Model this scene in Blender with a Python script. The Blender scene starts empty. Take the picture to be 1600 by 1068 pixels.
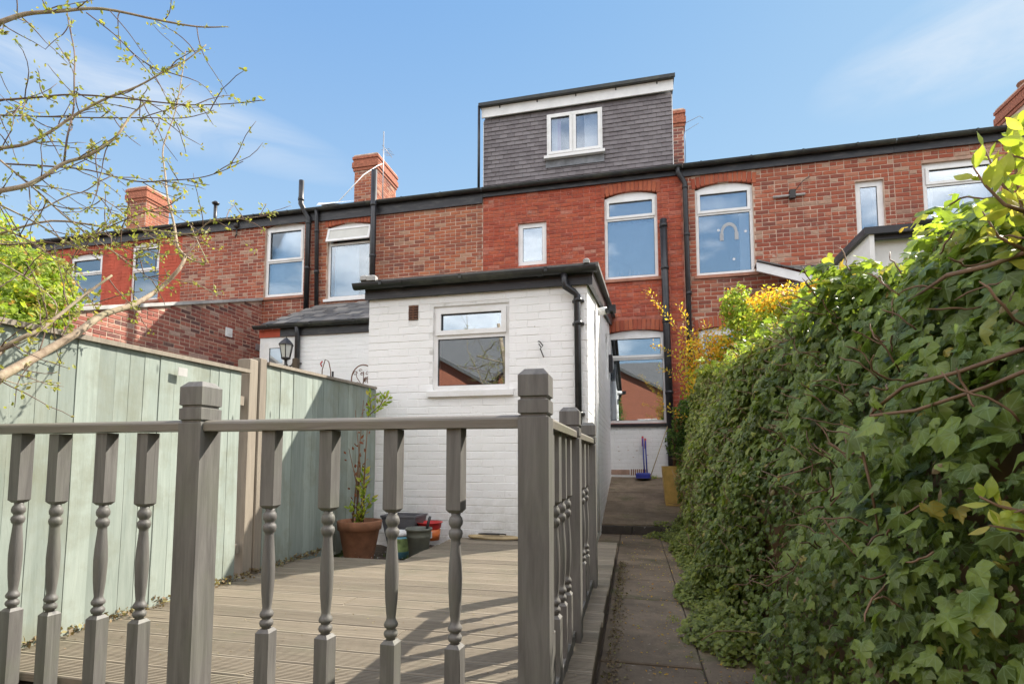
import bpy, math, random
import numpy as np
from mathutils import Vector, Matrix
R = random.Random(7)
rng = np.random.default_rng(7)
scene = bpy.context.scene
C = scene.collection
# ------------------------------------------------------------ camera (eye = origin, x along the terrace, y away, z up)
FL = 830.0; PX = 800.0; PY = 655.0
YAW = math.radians(12.9); PIT = math.atan((717 - 655) / FL)
cam = bpy.data.cameras.new('camera'); camo = bpy.data.objects.new('camera', cam); C.objects.link(camo)
cam.sensor_width = 36; cam.lens = 36 * FL / 1600
cam.shift_x = 0.0; cam.shift_y = (PY - 534) / 1600
cam.clip_start = 0.05; cam.clip_end = 3000
camo.location = (0, 0, 0); camo.rotation_euler = (math.pi / 2 + PIT, 0, YAW)
scene.camera = camo
# ------------------------------------------------------------ light
SUN = Vector((0.76, 0.806, 1.0)).normalized()
EL = math.asin(SUN.z); AZ = math.atan2(SUN.x, SUN.y)
world = bpy.data.worlds.new('World'); scene.world = world; world.use_nodes = True
wn = world.node_tree; wn.nodes.clear()
def WN(t, **k):
    n = wn.nodes.new(t)
    for a, b in k.items(): setattr(n, a, b)
    return n
wo = WN('ShaderNodeOutputWorld'); bg = WN('ShaderNodeBackground'); sky = WN('ShaderNodeTexSky')
sky.sky_type = 'NISHITA'; sky.sun_disc = False; sky.sun_elevation = EL; sky.sun_rotation = AZ
sky.altitude = 50; sky.air_density = 1.25; sky.dust_density = 0.35; sky.ozone_density = 3.0
bg.inputs[1].default_value = 0.15
tc = WN('ShaderNodeTexCoord')
def cloud_at(px, py, wide, tall):
    """soft streak of cirrus round one compass direction"""
    c, s = math.cos(YAW), math.sin(YAW)
    fwd = Vector((-s * math.cos(PIT), c * math.cos(PIT), math.sin(PIT))); rt = Vector((c, s, 0)); up = rt.cross(fwd)
    d = (fwd + rt * (px - PX) / FL - up * (py - PY) / FL).normalized()
    az = math.atan2(d.x, d.y); el = math.asin(d.z)
    mp = WN('ShaderNodeMapping', vector_type='POINT')
    # rotate so the streak centre is +Y, then squash
    mp.inputs['Rotation'].default_value = (0, 0, az)
    m2 = WN('ShaderNodeMapping', vector_type='POINT'); m2.inputs['Rotation'].default_value = (-el, 0, 0)
    wn.links.new(tc.outputs['Generated'], mp.inputs[0]); wn.links.new(mp.outputs[0], m2.inputs[0])
    sx = WN('ShaderNodeSeparateXYZ'); wn.links.new(m2.outputs[0], sx.inputs[0])
    def mth(op, a, b=None):
        n = WN('ShaderNodeMath', operation=op)
        for i, q in enumerate((a, b)):
            if q is None: continue
            if isinstance(q, (int, float)): n.inputs[i].default_value = q
            else: wn.links.new(q, n.inputs[i])
        return n.outputs[0]
    xx = mth('POWER', mth('ABSOLUTE', mth('DIVIDE', sx.outputs[0], wide)), 2.0)
    zz = mth('POWER', mth('ABSOLUTE', mth('DIVIDE', sx.outputs[2], tall)), 2.0)
    e = mth('SUBTRACT', 1.0, mth('ADD', xx, zz))
    front = mth('GREATER_THAN', sx.outputs[1], 0.0)
    return mth('MULTIPLY', mth('MAXIMUM', e, 0.0), front), mth
c1, mth = cloud_at(190, 150, 0.34, 0.055)
c2, _ = cloud_at(1610, 20, 0.24, 0.075)
mpn = WN('ShaderNodeMapping'); mpn.inputs['Scale'].default_value = (1.6, 1.6, 7.0); mpn.inputs['Rotation'].default_value = (0.1, 0.12, 0)
wn.links.new(tc.outputs['Generated'], mpn.inputs[0])
nz = WN('ShaderNodeTexNoise'); nz.inputs['Scale'].default_value = 2.2; nz.inputs['Detail'].default_value = 9; nz.inputs['Roughness'].default_value = 0.62
nz.inputs['Distortion'].default_value = 0.6
wn.links.new(mpn.outputs[0], nz.inputs[0])
local = mth('MULTIPLY', mth('ADD', c1, c2), mth('MAXIMUM', mth('SUBTRACT', nz.outputs[0], 0.30), 0.0))
# fair-weather cloud behind and overhead, out of frame, widened and brightened as fill light
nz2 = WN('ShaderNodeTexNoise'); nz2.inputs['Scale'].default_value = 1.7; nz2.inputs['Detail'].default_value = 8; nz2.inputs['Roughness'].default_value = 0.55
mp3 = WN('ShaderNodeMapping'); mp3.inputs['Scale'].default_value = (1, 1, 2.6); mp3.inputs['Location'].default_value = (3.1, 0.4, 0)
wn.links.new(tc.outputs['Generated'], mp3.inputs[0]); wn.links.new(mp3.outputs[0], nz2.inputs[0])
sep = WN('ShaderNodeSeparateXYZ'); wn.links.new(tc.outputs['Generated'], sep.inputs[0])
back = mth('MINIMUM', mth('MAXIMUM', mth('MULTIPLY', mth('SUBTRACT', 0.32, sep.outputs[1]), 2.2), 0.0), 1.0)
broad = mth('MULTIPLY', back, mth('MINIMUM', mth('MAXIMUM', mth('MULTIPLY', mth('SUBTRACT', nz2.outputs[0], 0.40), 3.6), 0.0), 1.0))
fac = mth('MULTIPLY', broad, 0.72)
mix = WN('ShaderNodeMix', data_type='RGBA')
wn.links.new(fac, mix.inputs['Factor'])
tint = WN('ShaderNodeMix', data_type='RGBA', blend_type='MULTIPLY'); tint.inputs['Factor'].default_value = 1.0
wn.links.new(sky.outputs[0], tint.inputs['A']); tint.inputs['B'].default_value = (0.98, 0.92, 0.80, 1)
# soft shoulder on the clear sky so that it does not burn out towards the sun
sc_ = WN('ShaderNodeVectorMath', operation='ADD'); wn.links.new(tint.outputs['Result'], sc_.inputs[0]); sc_.inputs[1].default_value = (1.38, 1.38, .5)
dv_ = WN('ShaderNodeVectorMath', operation='DIVIDE'); wn.links.new(tint.outputs['Result'], dv_.inputs[0]); wn.links.new(sc_.outputs[0], dv_.inputs[1])
ml_ = WN('ShaderNodeVectorMath', operation='MULTIPLY'); wn.links.new(dv_.outputs[0], ml_.inputs[0]); ml_.inputs[1].default_value = (.66, 1.05, 1.30)
hz_ = WN('ShaderNodeMix', data_type='RGBA'); wn.links.new(mth('MULTIPLY', mth('POWER', mth('MINIMUM', mth('MAXIMUM', mth('DIVIDE', mth('SUBTRACT', 0.72, WN('ShaderNodeSeparateXYZ').outputs[2]), 0.72), 0.0), 1.0), 1.3), 0.85), hz_.inputs['Factor'])
sepn = [n for n in wn.nodes if n.bl_idname == 'ShaderNodeSeparateXYZ' and not n.inputs[0].is_linked][0]; wn.links.new(tc.outputs['Generated'], sepn.inputs[0]); wn.links.new(ml_.outputs[0], hz_.inputs['A']); hz_.inputs['B'].default_value = (.95, 1.22, 1.42, 1)
cir = WN('ShaderNodeMix', data_type='RGBA'); wn.links.new(mth('MINIMUM', mth('MULTIPLY', local, 2.2), 0.8), cir.inputs['Factor']); wn.links.new(hz_.outputs['Result'], cir.inputs['A']); cir.inputs['B'].default_value = (1.15, 1.24, 1.34, 1)
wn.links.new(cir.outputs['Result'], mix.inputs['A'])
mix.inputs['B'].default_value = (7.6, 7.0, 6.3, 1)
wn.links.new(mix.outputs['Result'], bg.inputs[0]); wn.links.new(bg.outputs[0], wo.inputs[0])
sl = bpy.data.lights.new('sun', 'SUN'); so = bpy.data.objects.new('sun', sl); C.objects.link(so)
sl.energy = 2.0; sl.angle = math.radians(0.5); sl.color = (1.0, 0.93, 0.82)
so.rotation_euler = SUN.to_track_quat('Z', 'Y').to_euler(); so.location = (10, 10, 20)
vs = scene.view_settings; scene.display_settings.display_device = 'sRGB'
vs.view_transform = 'Standard'; vs.look = 'None'; vs.gamma = 1.0; vs.use_curve_mapping = False
vs.exposure = 2.3
scene.cycles.max_bounces = 8; scene.cycles.transparent_max_bounces = 12
# ------------------------------------------------------------ helpers
def at(px, py, X=None, Y=None, Z=None):
    c, s = math.cos(YAW), math.sin(YAW)
    fwd = Vector((-s * math.cos(PIT), c * math.cos(PIT), math.sin(PIT))); rt = Vector((c, s, 0)); up = rt.cross(fwd)
    r = fwd + rt * (px - PX) / FL - up * (py - PY) / FL
    t = Y / r.y if Y is not None else (X / r.x if X is not None else Z / r.z)
    return r * t
_c, _s = math.cos(YAW), math.sin(YAW)
_f = np.array((-_s * math.cos(PIT), _c * math.cos(PIT), math.sin(PIT))); _r = np.array((_c, _s, 0)); _u = np.cross(_r, _f)
def pix(p):
    p = np.asarray(p, float); z = p @ _f
    if z < .05: return (-9999, -9999, z)
    return (PX + FL * (p @ _r) / z, PY - FL * (p @ _u) / z, z)
ORI = {}
def tag(o, label=None, cat=None, group=None, kind=None):
    if label: o['label'] = label
    if cat: o['category'] = cat
    if group: o['group'] = group
    if kind: o['kind'] = kind
    return o
def thing(name, label, cat, loc=(0, 0, 0), group=None):
    o = bpy.data.objects.new(name, None); C.objects.link(o); o.location = loc; o.empty_display_size = .2
    ORI[o] = Vector(loc); return tag(o, label, cat, group)
def link(name, me, mat, parent=None, kind=None, label=None):
    o = bpy.data.objects.new(name, me); C.objects.link(o)
    if mat is not None and not me.materials: me.materials.append(mat)
    if parent is not None: o.parent = parent
    if kind: o['kind'] = kind
    if label: o['label'] = label
    return o
class MB:
    def __init__(s): s.v = []; s.f = []; s.t = []; s.sm = []
    def add(s, vs, fs, tint=None, smooth=False):
        n = len(s.v); s.v.extend([tuple(v) for v in vs]); s.f.extend([tuple(i + n for i in f) for f in fs])
        s.t.extend([tint if tint is not None else .5] * len(fs)); s.sm.extend([smooth] * len(fs)); return s
    def box(s, x0, x1, y0, y1, z0, z1, tint=None):
        v = [(x0, y0, z0), (x1, y0, z0), (x1, y1, z0), (x0, y1, z0), (x0, y0, z1), (x1, y0, z1), (x1, y1, z1), (x0, y1, z1)]
        return s.add(v, [(0, 3, 2, 1), (4, 5, 6, 7), (0, 1, 5, 4), (1, 2, 6, 5), (2, 3, 7, 6), (3, 0, 4, 7)], tint)
    def cbox(s, x0, x1, y0, y1, z0, z1, c=.004, tint=None):
        """box with chamfered vertical and top edges"""
        def ring(z, i): return [(x0 + c + i, y0 + i, z), (x1 - c - i, y0 + i, z), (x1 - i, y0 + c + i, z), (x1 - i, y1 - c - i, z), (x1 - c - i, y1 - i, z), (x0 + c + i, y1 - i, z), (x0 + i, y1 - c - i, z), (x0 + i, y0 + c + i, z)]
        v = ring(z0, 0) + ring(z1 - c, 0) + ring(z1, c)
        f = [tuple(range(7, -1, -1)), tuple(range(16, 24))]
        for k in (0, 8):
            for i in range(8): f.append((k + i, k + (i + 1) % 8, k + 8 + (i + 1) % 8, k + 8 + i))
        return s.add(v, f, tint)
    def prism(s, pts, a, b, axis='x', tint=None):
        """closed polygon pts (two coords) pushed from a to b along axis"""
        def mk(p, q):
            return (q, p[0], p[1]) if axis == 'x' else ((p[0], q, p[1]) if axis == 'y' else (p[0], p[1], q))
        n = len(pts); v = [mk(p, a) for p in pts] + [mk(p, b) for p in pts]
        f = [tuple(range(n)), tuple(range(2 * n - 1, n - 1, -1))] + [(i, i + n, (i + 1) % n + n, (i + 1) % n) for i in range(n)]
        return s.add(v, f, tint)
    def tube(s, pts, r, n=8, cap=True, smooth=True, tint=None):
        pts = [Vector(p) for p in pts]; m = len(pts)
        if isinstance(r, (int, float)): r = [r] * m
        ring = []; prev = None
        for i, p in enumerate(pts):
            d = (pts[min(i + 1, m - 1)] - pts[max(i - 1, 0)])
            if d.length < 1e-9: d = Vector((0, 0, 1))
            d.normalize()
            if prev is None:
                a = d.orthogonal().normalized()
            else:
                a = prev - d * prev.dot(d)
                a = a.normalized() if a.length > 1e-6 else d.orthogonal().normalized()
            prev = a; b = d.cross(a)
            ring += [p + (a * math.cos(2 * math.pi * k / n) + b * math.sin(2 * math.pi * k / n)) * r[i] for k in range(n)]
        f = [(i * n + k, i * n + (k + 1) % n, (i + 1) * n + (k + 1) % n, (i + 1) * n + k) for i in range(m - 1) for k in range(n)]
        if cap: f += [tuple(range(n - 1, -1, -1)), tuple(range((m - 1) * n, m * n))]
        return s.add(ring, f, tint, smooth)
    def lathe(s, prof, c=(0, 0, 0), n=16, smooth=True, tint=None, cap=True):
        v = [(c[0] + r * math.cos(2 * math.pi * k / n), c[1] + r * math.sin(2 * math.pi * k / n), c[2] + z) for r, z in prof for k in range(n)]
        f = [(i * n + k, i * n + (k + 1) % n, (i + 1) * n + (k + 1) % n, (i + 1) * n + k) for i in range(len(prof) - 1) for k in range(n)]
        if cap: f += [tuple(range(n - 1, -1, -1)), tuple(range((len(prof) - 1) * n, len(prof) * n))]
        return s.add(v, f, tint, smooth)
    def mesh(s, name, mat, off=(0, 0, 0)):
        me = bpy.data.meshes.new(name); ox, oy, oz = off
        me.from_pydata([(x - ox, y - oy, z - oz) for x, y, z in s.v], [], s.f)
        me.polygons.foreach_set('use_smooth', s.sm)
        a = me.attributes.new('tint', 'FLOAT', 'FACE'); a.data.foreach_set('value', s.t)
        me.materials.append(mat); me.update(); return me
    def build(s, name, mat, parent=None, kind=None, label=None):
        root = parent
        while root is not None and root.parent is not None: root = root.parent
        off = ORI.get(root, Vector((0, 0, 0)))
        return link(name, s.mesh(name, mat, off), None, parent, kind, label)
def off_of(parent):
    root = parent
    while root is not None and root.parent is not None: root = root.parent
    return ORI.get(root, Vector((0, 0, 0)))
# ------------------------------------------------------------ materials
MATS = {}
class NT:
    def __init__(s, name):
        s.m = bpy.data.materials.new(name); s.m.use_nodes = True; s.t = s.m.node_tree; s.n = s.t.nodes; s.n.clear()
        s.out = s.n.new('ShaderNodeOutputMaterial'); s.b = s.n.new('ShaderNodeBsdfPrincipled'); s.l(s.b.outputs[0], s.out.inputs[0]); MATS[name] = s.m
    def l(s, a, b): s.t.links.new(a, b)
    def node(s, t, ins=None, **k):
        n = s.n.new(t)
        for a, b in k.items(): setattr(n, a, b)
        for a, b in (ins or {}).items():
            if hasattr(b, 'is_output') or isinstance(b, bpy.types.NodeSocket): s.l(b, n.inputs[a])
            else: n.inputs[a].default_value = b
        return n
    def math(s, op, a, b=0.0, clamp=False): return s.node('ShaderNodeMath', {0: a, 1: b}, operation=op, use_clamp=clamp).outputs[0]
    def pos(s, scale=(1, 1, 1), obj=False):
        tc = s.node('ShaderNodeTexCoord').outputs['Object'] if obj else s.node('ShaderNodeNewGeometry').outputs['Position']
        return s.node('ShaderNodeMapping', {0: tc, 'Scale': scale}).outputs[0]
    def noise(s, vec, scale, detail=4, rough=.55, dist=0): return s.node('ShaderNodeTexNoise', {'Vector': vec, 'Scale': scale, 'Detail': detail, 'Roughness': rough, 'Distortion': dist}).outputs[0]
    def ramp(s, fac, stops):
        r = s.node('ShaderNodeValToRGB', {0: fac}); e = r.color_ramp.elements
        while len(e) < len(stops): e.new(.5)
        for i, (p, c) in enumerate(stops): e[i].position = p; e[i].color = tuple(c) + (1,) if len(c) == 3 else c
        return r.outputs[0]
    def mix(s, f, a, b, mode='MIX'):
        n = s.node('ShaderNodeMix', data_type='RGBA', blend_type=mode)
        for k, q in (('Factor', f), ('A', a), ('B', b)):
            if isinstance(q, bpy.types.NodeSocket): s.l(q, n.inputs[k])
            else: n.inputs[k].default_value = q if k == 'Factor' else (tuple(q) + (1,) if len(q) == 3 else q)
        return n.outputs['Result']
    def tint(s): return s.node('ShaderNodeAttribute', attribute_name='tint').outputs['Fac']
    def bump(s, h, strength=.3, dist=.01): s.l(s.node('ShaderNodeBump', {'Height': h, 'Strength': strength, 'Distance': dist}).outputs[0], s.b.inputs['Normal'])
    def col(s, c):
        if isinstance(c, bpy.types.NodeSocket): s.l(c, s.b.inputs['Base Color'])
        else: s.b.inputs['Base Color'].default_value = tuple(c) + (1,)
    def rough(s, r):
        if isinstance(r, bpy.types.NodeSocket): s.l(r, s.b.inputs['Roughness'])
        else: s.b.inputs['Roughness'].default_value = r
def thr(t, x, a, b):
    """0..1 as x goes a..b"""
    return t.node('ShaderNodeMapRange', {'Value': x, 'From Min': a, 'From Max': b}, clamp=True).outputs[0]
def brick_mat(name, stops, pale=.35, dye=None, paint=None, darkstain=0.3):
    t = NT(name); tn = t.tint(); p = t.pos()
    c = t.ramp(tn, stops)
    n1 = t.noise(p, 22, 5, .65); c = t.mix(t.math('MULTIPLY', thr(t, n1, .45, .75), .45), c, (.22, .11, .08))
    n2 = t.noise(p, 2.6, 5, .6); pm = t.math('MULTIPLY', thr(t, n2, .56, .68), thr(t, t.noise(p, 14, 4, .6), .45, .62))
    c = t.mix(t.math('MULTIPLY', pm, pale), c, (.46, .36, .28))
    n3 = t.noise(p, .9, 7, .68); c = t.mix(t.math('MULTIPLY', thr(t, n3, .46, .68), darkstain), c, (.10, .045, .04))
    if dye:
        nd = t.noise(p, 1.6, 6, .6, .4); dm = t.math('MULTIPLY', thr(t, nd, .30, .48), dye[1]); c = t.mix(dm, c, t.mix(thr(t, n1, .3, .7), dye[0], (.22, .035, .022)))
        sp = t.noise(p, 30, 2, .5); c = t.mix(t.math('MULTIPLY', thr(t, sp, .69, .74), .7), c, (.55, .42, .36))
    t.col(c); t.rough(.9); t.bump(t.math('ADD', n1, t.math('MULTIPLY', t.noise(p, 90, 3), .5)), .55, .006); return t.m
RED = [(0, (.21, .065, .043)), (.15, (.27, .07, .042)), (.4, (.33, .08, .042)), (.7, (.385, .105, .052)), (.88, (.44, .15, .085)), (.95, (.42, .26, .18)), (1, (.46, .29, .21))]
ORG = [(0, (.19, .07, .045)), (.1, (.27, .08, .046)), (.3, (.33, .09, .046)), (.6, (.40, .12, .055)), (.86, (.45, .16, .075)), (.95, (.40, .20, .12)), (1, (.46, .32, .22))]
brick_mat('brick_orange', ORG, .7, darkstain=.5)
brick_mat('brick_red', RED, .95, darkstain=.5)
brick_mat('brick_dyed', [(0, (.18, .04, .03)), (.35, (.42, .085, .04)), (.7, (.50, .14, .06)), (.92, (.46, .16, .09)), (1, (.56, .34, .26))], 1.0, dye=((.50, .095, .042), .6), darkstain=.5)
brick_mat('brick_arch', [(0, (.33, .07, .035)), (1, (.44, .12, .055))], .1, darkstain=.1)
brick_mat('brick_side', [(0, (.10, .06, .055)), (.2, (.22, .07, .055)), (.6, (.33, .10, .07)), (.9, (.40, .16, .11)), (1, (.45, .36, .30))], .4)
def plain(name, c, r=.6, var=.12, scale=6, bump=.15, metallic=0, spec=None, stretch=(1, 1, 1), bscale=60):
    t = NT(name); p = t.pos(stretch); n = t.noise(p, scale, 6, .6)
    d = tuple(max(0, q * (1 - var * 2)) for q in c); l = tuple(min(1, q * (1 + var)) for q in c)
    t.col(t.mix(thr(t, n, .3, .7), d, l)); t.rough(r); t.b.inputs['Metallic'].default_value = metallic
    if bump: t.bump(t.noise(t.pos(stretch), bscale, 4), bump, .004)
    return t.m
plain('mortar_grey', (.42, .44, .46), .9, .1)
plain('mortar_pale', (.57, .41, .315), .95, .2)
plain('mortar_dyed', (.46, .16, .11), .95, .3)
plain('mortar_dark', (.48, .32, .24), .95, .2)
# painted white brick
t = NT('white_paint'); p = t.pos(); n = t.noise(p, 1.3, 6, .6); n2 = t.noise(p, 40, 4, .6)
c = t.mix(thr(t, n, .35, .75), (.90, .90, .89), (.82, .82, .80)); c = t.mix(t.math('MULTIPLY', thr(t, n2, .62, .72), .35), c, (.50, .47, .42))
sepz = t.node('ShaderNodeSeparateXYZ', {0: t.pos()}).outputs[2]
splash = t.math('MULTIPLY', thr(t, sepz, -.25, -.75), thr(t, t.noise(p, 7, 6, .7), .38, .68)); c = t.mix(t.math('MULTIPLY', splash, .55), c, (.36, .34, .26))
spots = thr(t, t.noise(t.pos(), 16, 2, .4), .76, .79); c = t.mix(t.math('MULTIPLY', spots, .6), c, (.35, .30, .22))
t.col(c); t.rough(.6); t.bump(t.math('ADD', n2, t.noise(p, 130, 3)), .35, .004)
t = NT('joint_paint'); p = t.pos(); n = t.noise(p, 9, 5, .6); t.col(t.mix(thr(t, n, .5, .7), (.80, .80, .78), (.55, .54, .51))); t.rough(.8)
# upvc
t = NT('upvc'); p = t.pos(); n = t.noise(p, 5, 5, .6); t.col(t.mix(thr(t, n, .45, .8), (.80, .80, .79), (.66, .65, .60))); t.rough(.32)
plain('black_plastic', (.022, .022, .025), .38, .3, 9, .1)
t = NT('fascia_paint'); p = t.pos((1, 1, 5)); n = t.noise(p, 4, 6, .65); t.col(t.mix(thr(t, n, .5, .8), (.022, .022, .026), (.10, .095, .09))); t.rough(.45); t.bump(t.noise(p, 30), .2, .004)
t = NT('gutter_plastic'); p = t.pos(); n = t.noise(p, 3, 7, .7); t.col(t.mix(thr(t, n, .48, .7), (.02, .022, .022), (.075, .08, .06))); t.rough(t.ramp(n, [(.3, (.3,) * 3), (.7, (.7,) * 3)])); t.bump(t.noise(p, 50), .15, .004)
plain('roof_flash', (.45, .44, .42), .7, .2)
plain('lead', (.22, .23, .25), .55, .25, 5, .3)
t = NT('slate'); p = t.pos(); tn = t.tint(); n = t.noise(p, 9, 6, .7); c = t.ramp(tn, [(0, (.06, .06, .062)), (.6, (.12, .115, .11)), (1, (.27, .25, .22))]); c = t.mix(t.math('MULTIPLY', thr(t, n, .5, .72), .6), c, (.21, .20, .16)); t.col(c); t.rough(.6); t.bump(n, .5, .01)
t = NT('dormer_tile'); p = t.pos(); tn = t.tint(); n = t.noise(p, 14, 5, .6); c = t.ramp(tn, [(0, (.145, .128, .135)), (1, (.21, .19, .198))]); c = t.mix(t.math('MULTIPLY', thr(t, n, .5, .75), .4), c, (.21, .2, .2)); t.col(c); t.rough(.75); t.bump(t.noise(p, 50, 4), .3, .004)
# glass: mostly reflects, some see-through
def glass(name, k, tintc=(.93, .95, .96)):
    m = bpy.data.materials.new(name); m.use_nodes = True; q = m.node_tree; q.nodes.clear(); MATS[name] = m
    o = q.nodes.new('ShaderNodeOutputMaterial'); g = q.nodes.new('ShaderNodeBsdfGlossy'); tr = q.nodes.new('ShaderNodeBsdfTransparent'); mx = q.nodes.new('ShaderNodeMixShader')
    g.inputs['Roughness'].default_value = .008; g.inputs['Color'].default_value = (.86, .93, 1, 1); tr.inputs[0].default_value = tintc + (1,)
    fr = q.nodes.new('ShaderNodeFresnel'); fr.inputs[0].default_value = 1.5
    ma = q.nodes.new('ShaderNodeMath'); ma.operation = 'MULTIPLY_ADD'; ma.inputs[1].default_value = 1.0; ma.inputs[2].default_value = k; ma.use_clamp = True
    ns = q.nodes.new('ShaderNodeTexNoise'); ns.inputs['Scale'].default_value = 1.6; ns.inputs['Detail'].default_value = 1; gp = q.nodes.new('ShaderNodeNewGeometry'); q.links.new(gp.outputs['Position'], ns.inputs[0])
    bp = q.nodes.new('ShaderNodeBump'); bp.inputs['Strength'].default_value = .035; bp.inputs['Distance'].default_value = .02; q.links.new(ns.outputs[0], bp.inputs['Height']); q.links.new(bp.outputs[0], g.inputs['Normal'])
    q.links.new(fr.outputs[0], ma.inputs[0]); q.links.new(ma.outputs[0], mx.inputs[0]); q.links.new(tr.outputs[0], mx.inputs[1]); q.links.new(g.outputs[0], mx.inputs[2]); q.links.new(mx.outputs[0], o.inputs[0])
glass('glass', .30); glass('glass_clear', .16)
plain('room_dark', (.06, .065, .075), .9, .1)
plain('curtain_white', (.72, .74, .78), .9, .05); plain('curtain_blue', (.50, .62, .74), .9, .05); plain('curtain_pink', (.60, .42, .62), .9, .05); plain('blind_cream', (.62, .63, .60), .8, .05)
plain('sill_terracotta', (.42, .20, .13), .8, .15)
# timber
def wood(name, a, b, grain=(1, 18, 18), rough=.75, green=None, knots=True):
    t = NT(name); p = t.pos(grain); n = t.noise(p, 3, 7, .65, .6); tn = t.tint()
    c = t.mix(thr(t, n, .3, .7), a, b); c = t.mix(t.math('MULTIPLY', t.math('SUBTRACT', tn, .5), .5, True), c, tuple(min(1, q * 1.45) for q in b))
    c = t.mix(t.math('MULTIPLY', t.math('SUBTRACT', .5, tn), .6, True), c, tuple(q * .62 for q in a))
    if green: c = t.mix(t.math('MULTIPLY', thr(t, t.noise(t.pos(), 3.5, 6, .65), .48, .72), green[1]), c, green[0])
    if knots:
        k = t.node('ShaderNodeTexVoronoi', {'Vector': t.pos(tuple(.25 * g if g > 1 else g * .9 for g in grain)), 'Scale': 2.3}).outputs[0]
        c = t.mix(thr(t, k, .07, .03), c, tuple(q * .45 for q in a))
    t.col(c); t.rough(rough); t.bump(n, .35, .006); return t.m
wood('deck_timber', (.185, .155, .115), (.31, .265, .20), (1.2, 22, 22), .85, ((.17, .17, .11), .4))
wood('rail_paint', (.088, .082, .077), (.165, .158, .145), (14, 14, 1.2), .55, ((.12, .135, .085), .4), True)
wood('handrail_paint', (.13, .115, .095), (.19, .17, .14), (1.2, 14, 14), .5, ((.14, .15, .08), .5), False)
wood('fence_green', (.205, .245, .215), (.30, .34, .30), (10, 10, .9), .85, ((.19, .20, .145), .8))
wood('fence_brown', (.19, .16, .125), (.29, .25, .195), (12, 12, 1), .8)
wood('dark_timber', (.07, .05, .035), (.12, .09, .06), (12, 12, 1), .9)
t = NT('bark'); p = t.pos(); n = t.noise(p, 35, 5, .65); c = t.mix(thr(t, n, .35, .65), (.26, .19, .13), (.44, .35, .25)); c = t.mix(t.math('MULTIPLY', thr(t, t.noise(p, 8, 4), .5, .7), .5), c, (.26, .27, .13)); t.col(c); t.rough(.8); t.bump(n, .5, .004)
plain('twig_dark', (.17, .11, .08), .7, .2)
plain('stem_brown', (.19, .11, .06), .7, .25)
# ground
def ground(name, a, b, c3, s=3, moss=0, bump=.5):
    t = NT(name); p = t.pos(); n = t.noise(p, s, 8, .65); n2 = t.noise(p, 60, 5, .7); c = t.mix(thr(t, n, .35, .65), a, b); c = t.mix(t.math('MULTIPLY', thr(t, n2, .55, .7), .45), c, c3)
    tn = t.tint(); c = t.mix(t.math('MULTIPLY', tn, .35), c, tuple(q * .55 for q in a))
    if moss: c = t.mix(t.math('MULTIPLY', thr(t, t.noise(p, 2.2, 7, .7), .56, .68), moss), c, (.09, .10, .03))
    dk = t.noise(p, 1.4, 9, .72, .5); c = t.mix(t.math('MULTIPLY', thr(t, dk, .46, .66), .6), c, tuple(q * .38 for q in a))
    sp = t.noise(p, 28, 2, .5); c = t.mix(t.math('MULTIPLY', thr(t, sp, .70, .74), .6), c, (.42, .38, .33))
    t.col(c); t.rough(.85); t.bump(n2, bump, .006); return t.m
ground('flagstone', (.16, .12, .08), (.33, .25, .17), (.42, .33, .23), 2.6, .85)
ground('patio_concrete', (.17, .125, .08), (.32, .245, .165), (.40, .32, .23), 2.5, .6)
ground('soil', (.07, .05, .035), (.12, .085, .055), (.2, .15, .11), 5, .5, 1)
ground('lawn', (.07, .10, .03), (.11, .14, .04), (.14, .13, .05), 3, .3, 1)
ground('step_stone', (.06, .05, .042), (.10, .08, .065), (.14, .11, .09), 4, .3)
# leaves
def leaf_mat(name, stops, trans=.35, gloss=.35, tcol=1.6, vein=False):
    m = bpy.data.materials.new(name); m.use_nodes = True; MATS[name] = m
    t = NT.__new__(NT); t.m = m; t.t = m.node_tree; t.n = t.t.nodes; t.n.clear()
    t.out = t.n.new('ShaderNodeOutputMaterial'); t.b = t.n.new('ShaderNodeBsdfPrincipled')
    tn = t.tint(); oi = t.node('ShaderNodeObjectInfo').outputs['Random']
    c = t.ramp(tn, stops); p = t.pos(); c = t.mix(t.math('MULTIPLY', thr(t, t.noise(p, 40, 3), .4, .65), .3), c, tuple(q * .6 for q in stops[0][1]))
    if vein:
        uv = t.node('ShaderNodeAttribute', attribute_name='leaf_uv').outputs['Vector']; sp_ = t.node('ShaderNodeSeparateXYZ', {0: uv}).outputs
        ang = t.math('ARCTAN2', sp_[0], sp_[1]); rad = t.math('SQRT', t.math('ADD', t.math('MULTIPLY', sp_[0], sp_[0]), t.math('MULTIPLY', sp_[1], sp_[1])))
        dv = t.math('MULTIPLY', t.math('ABSOLUTE', t.math('SINE', t.math('MULTIPLY', ang, 5.29))), t.math('MULTIPLY', rad, .19)); vm = t.math('MULTIPLY', thr(t, dv, .022, .006), .5)
        c = t.mix(vm, c, (.26, .34, .17))
    t.col(c); t.rough(gloss); t.b.inputs['Specular IOR Level'].default_value = .32
    tr = t.node('ShaderNodeBsdfTranslucent', {0: t.mix(1.0, c, (tcol, tcol * 1.05, tcol * .45), 'MULTIPLY')})
    mx = t.node('ShaderNodeMixShader', {0: trans, 1: t.b.outputs[0], 2: tr.outputs[0]}); t.l(mx.outputs[0], t.out.inputs[0]); return m
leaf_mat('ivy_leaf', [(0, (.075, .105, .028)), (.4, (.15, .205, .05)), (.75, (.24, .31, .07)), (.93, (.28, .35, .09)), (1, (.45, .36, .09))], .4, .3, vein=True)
leaf_mat('small_ivy', [(0, (.09, .115, .03)), (.5, (.20, .25, .06)), (.85, (.33, .37, .09)), (1, (.36, .33, .13))], .4, .36)
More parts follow.
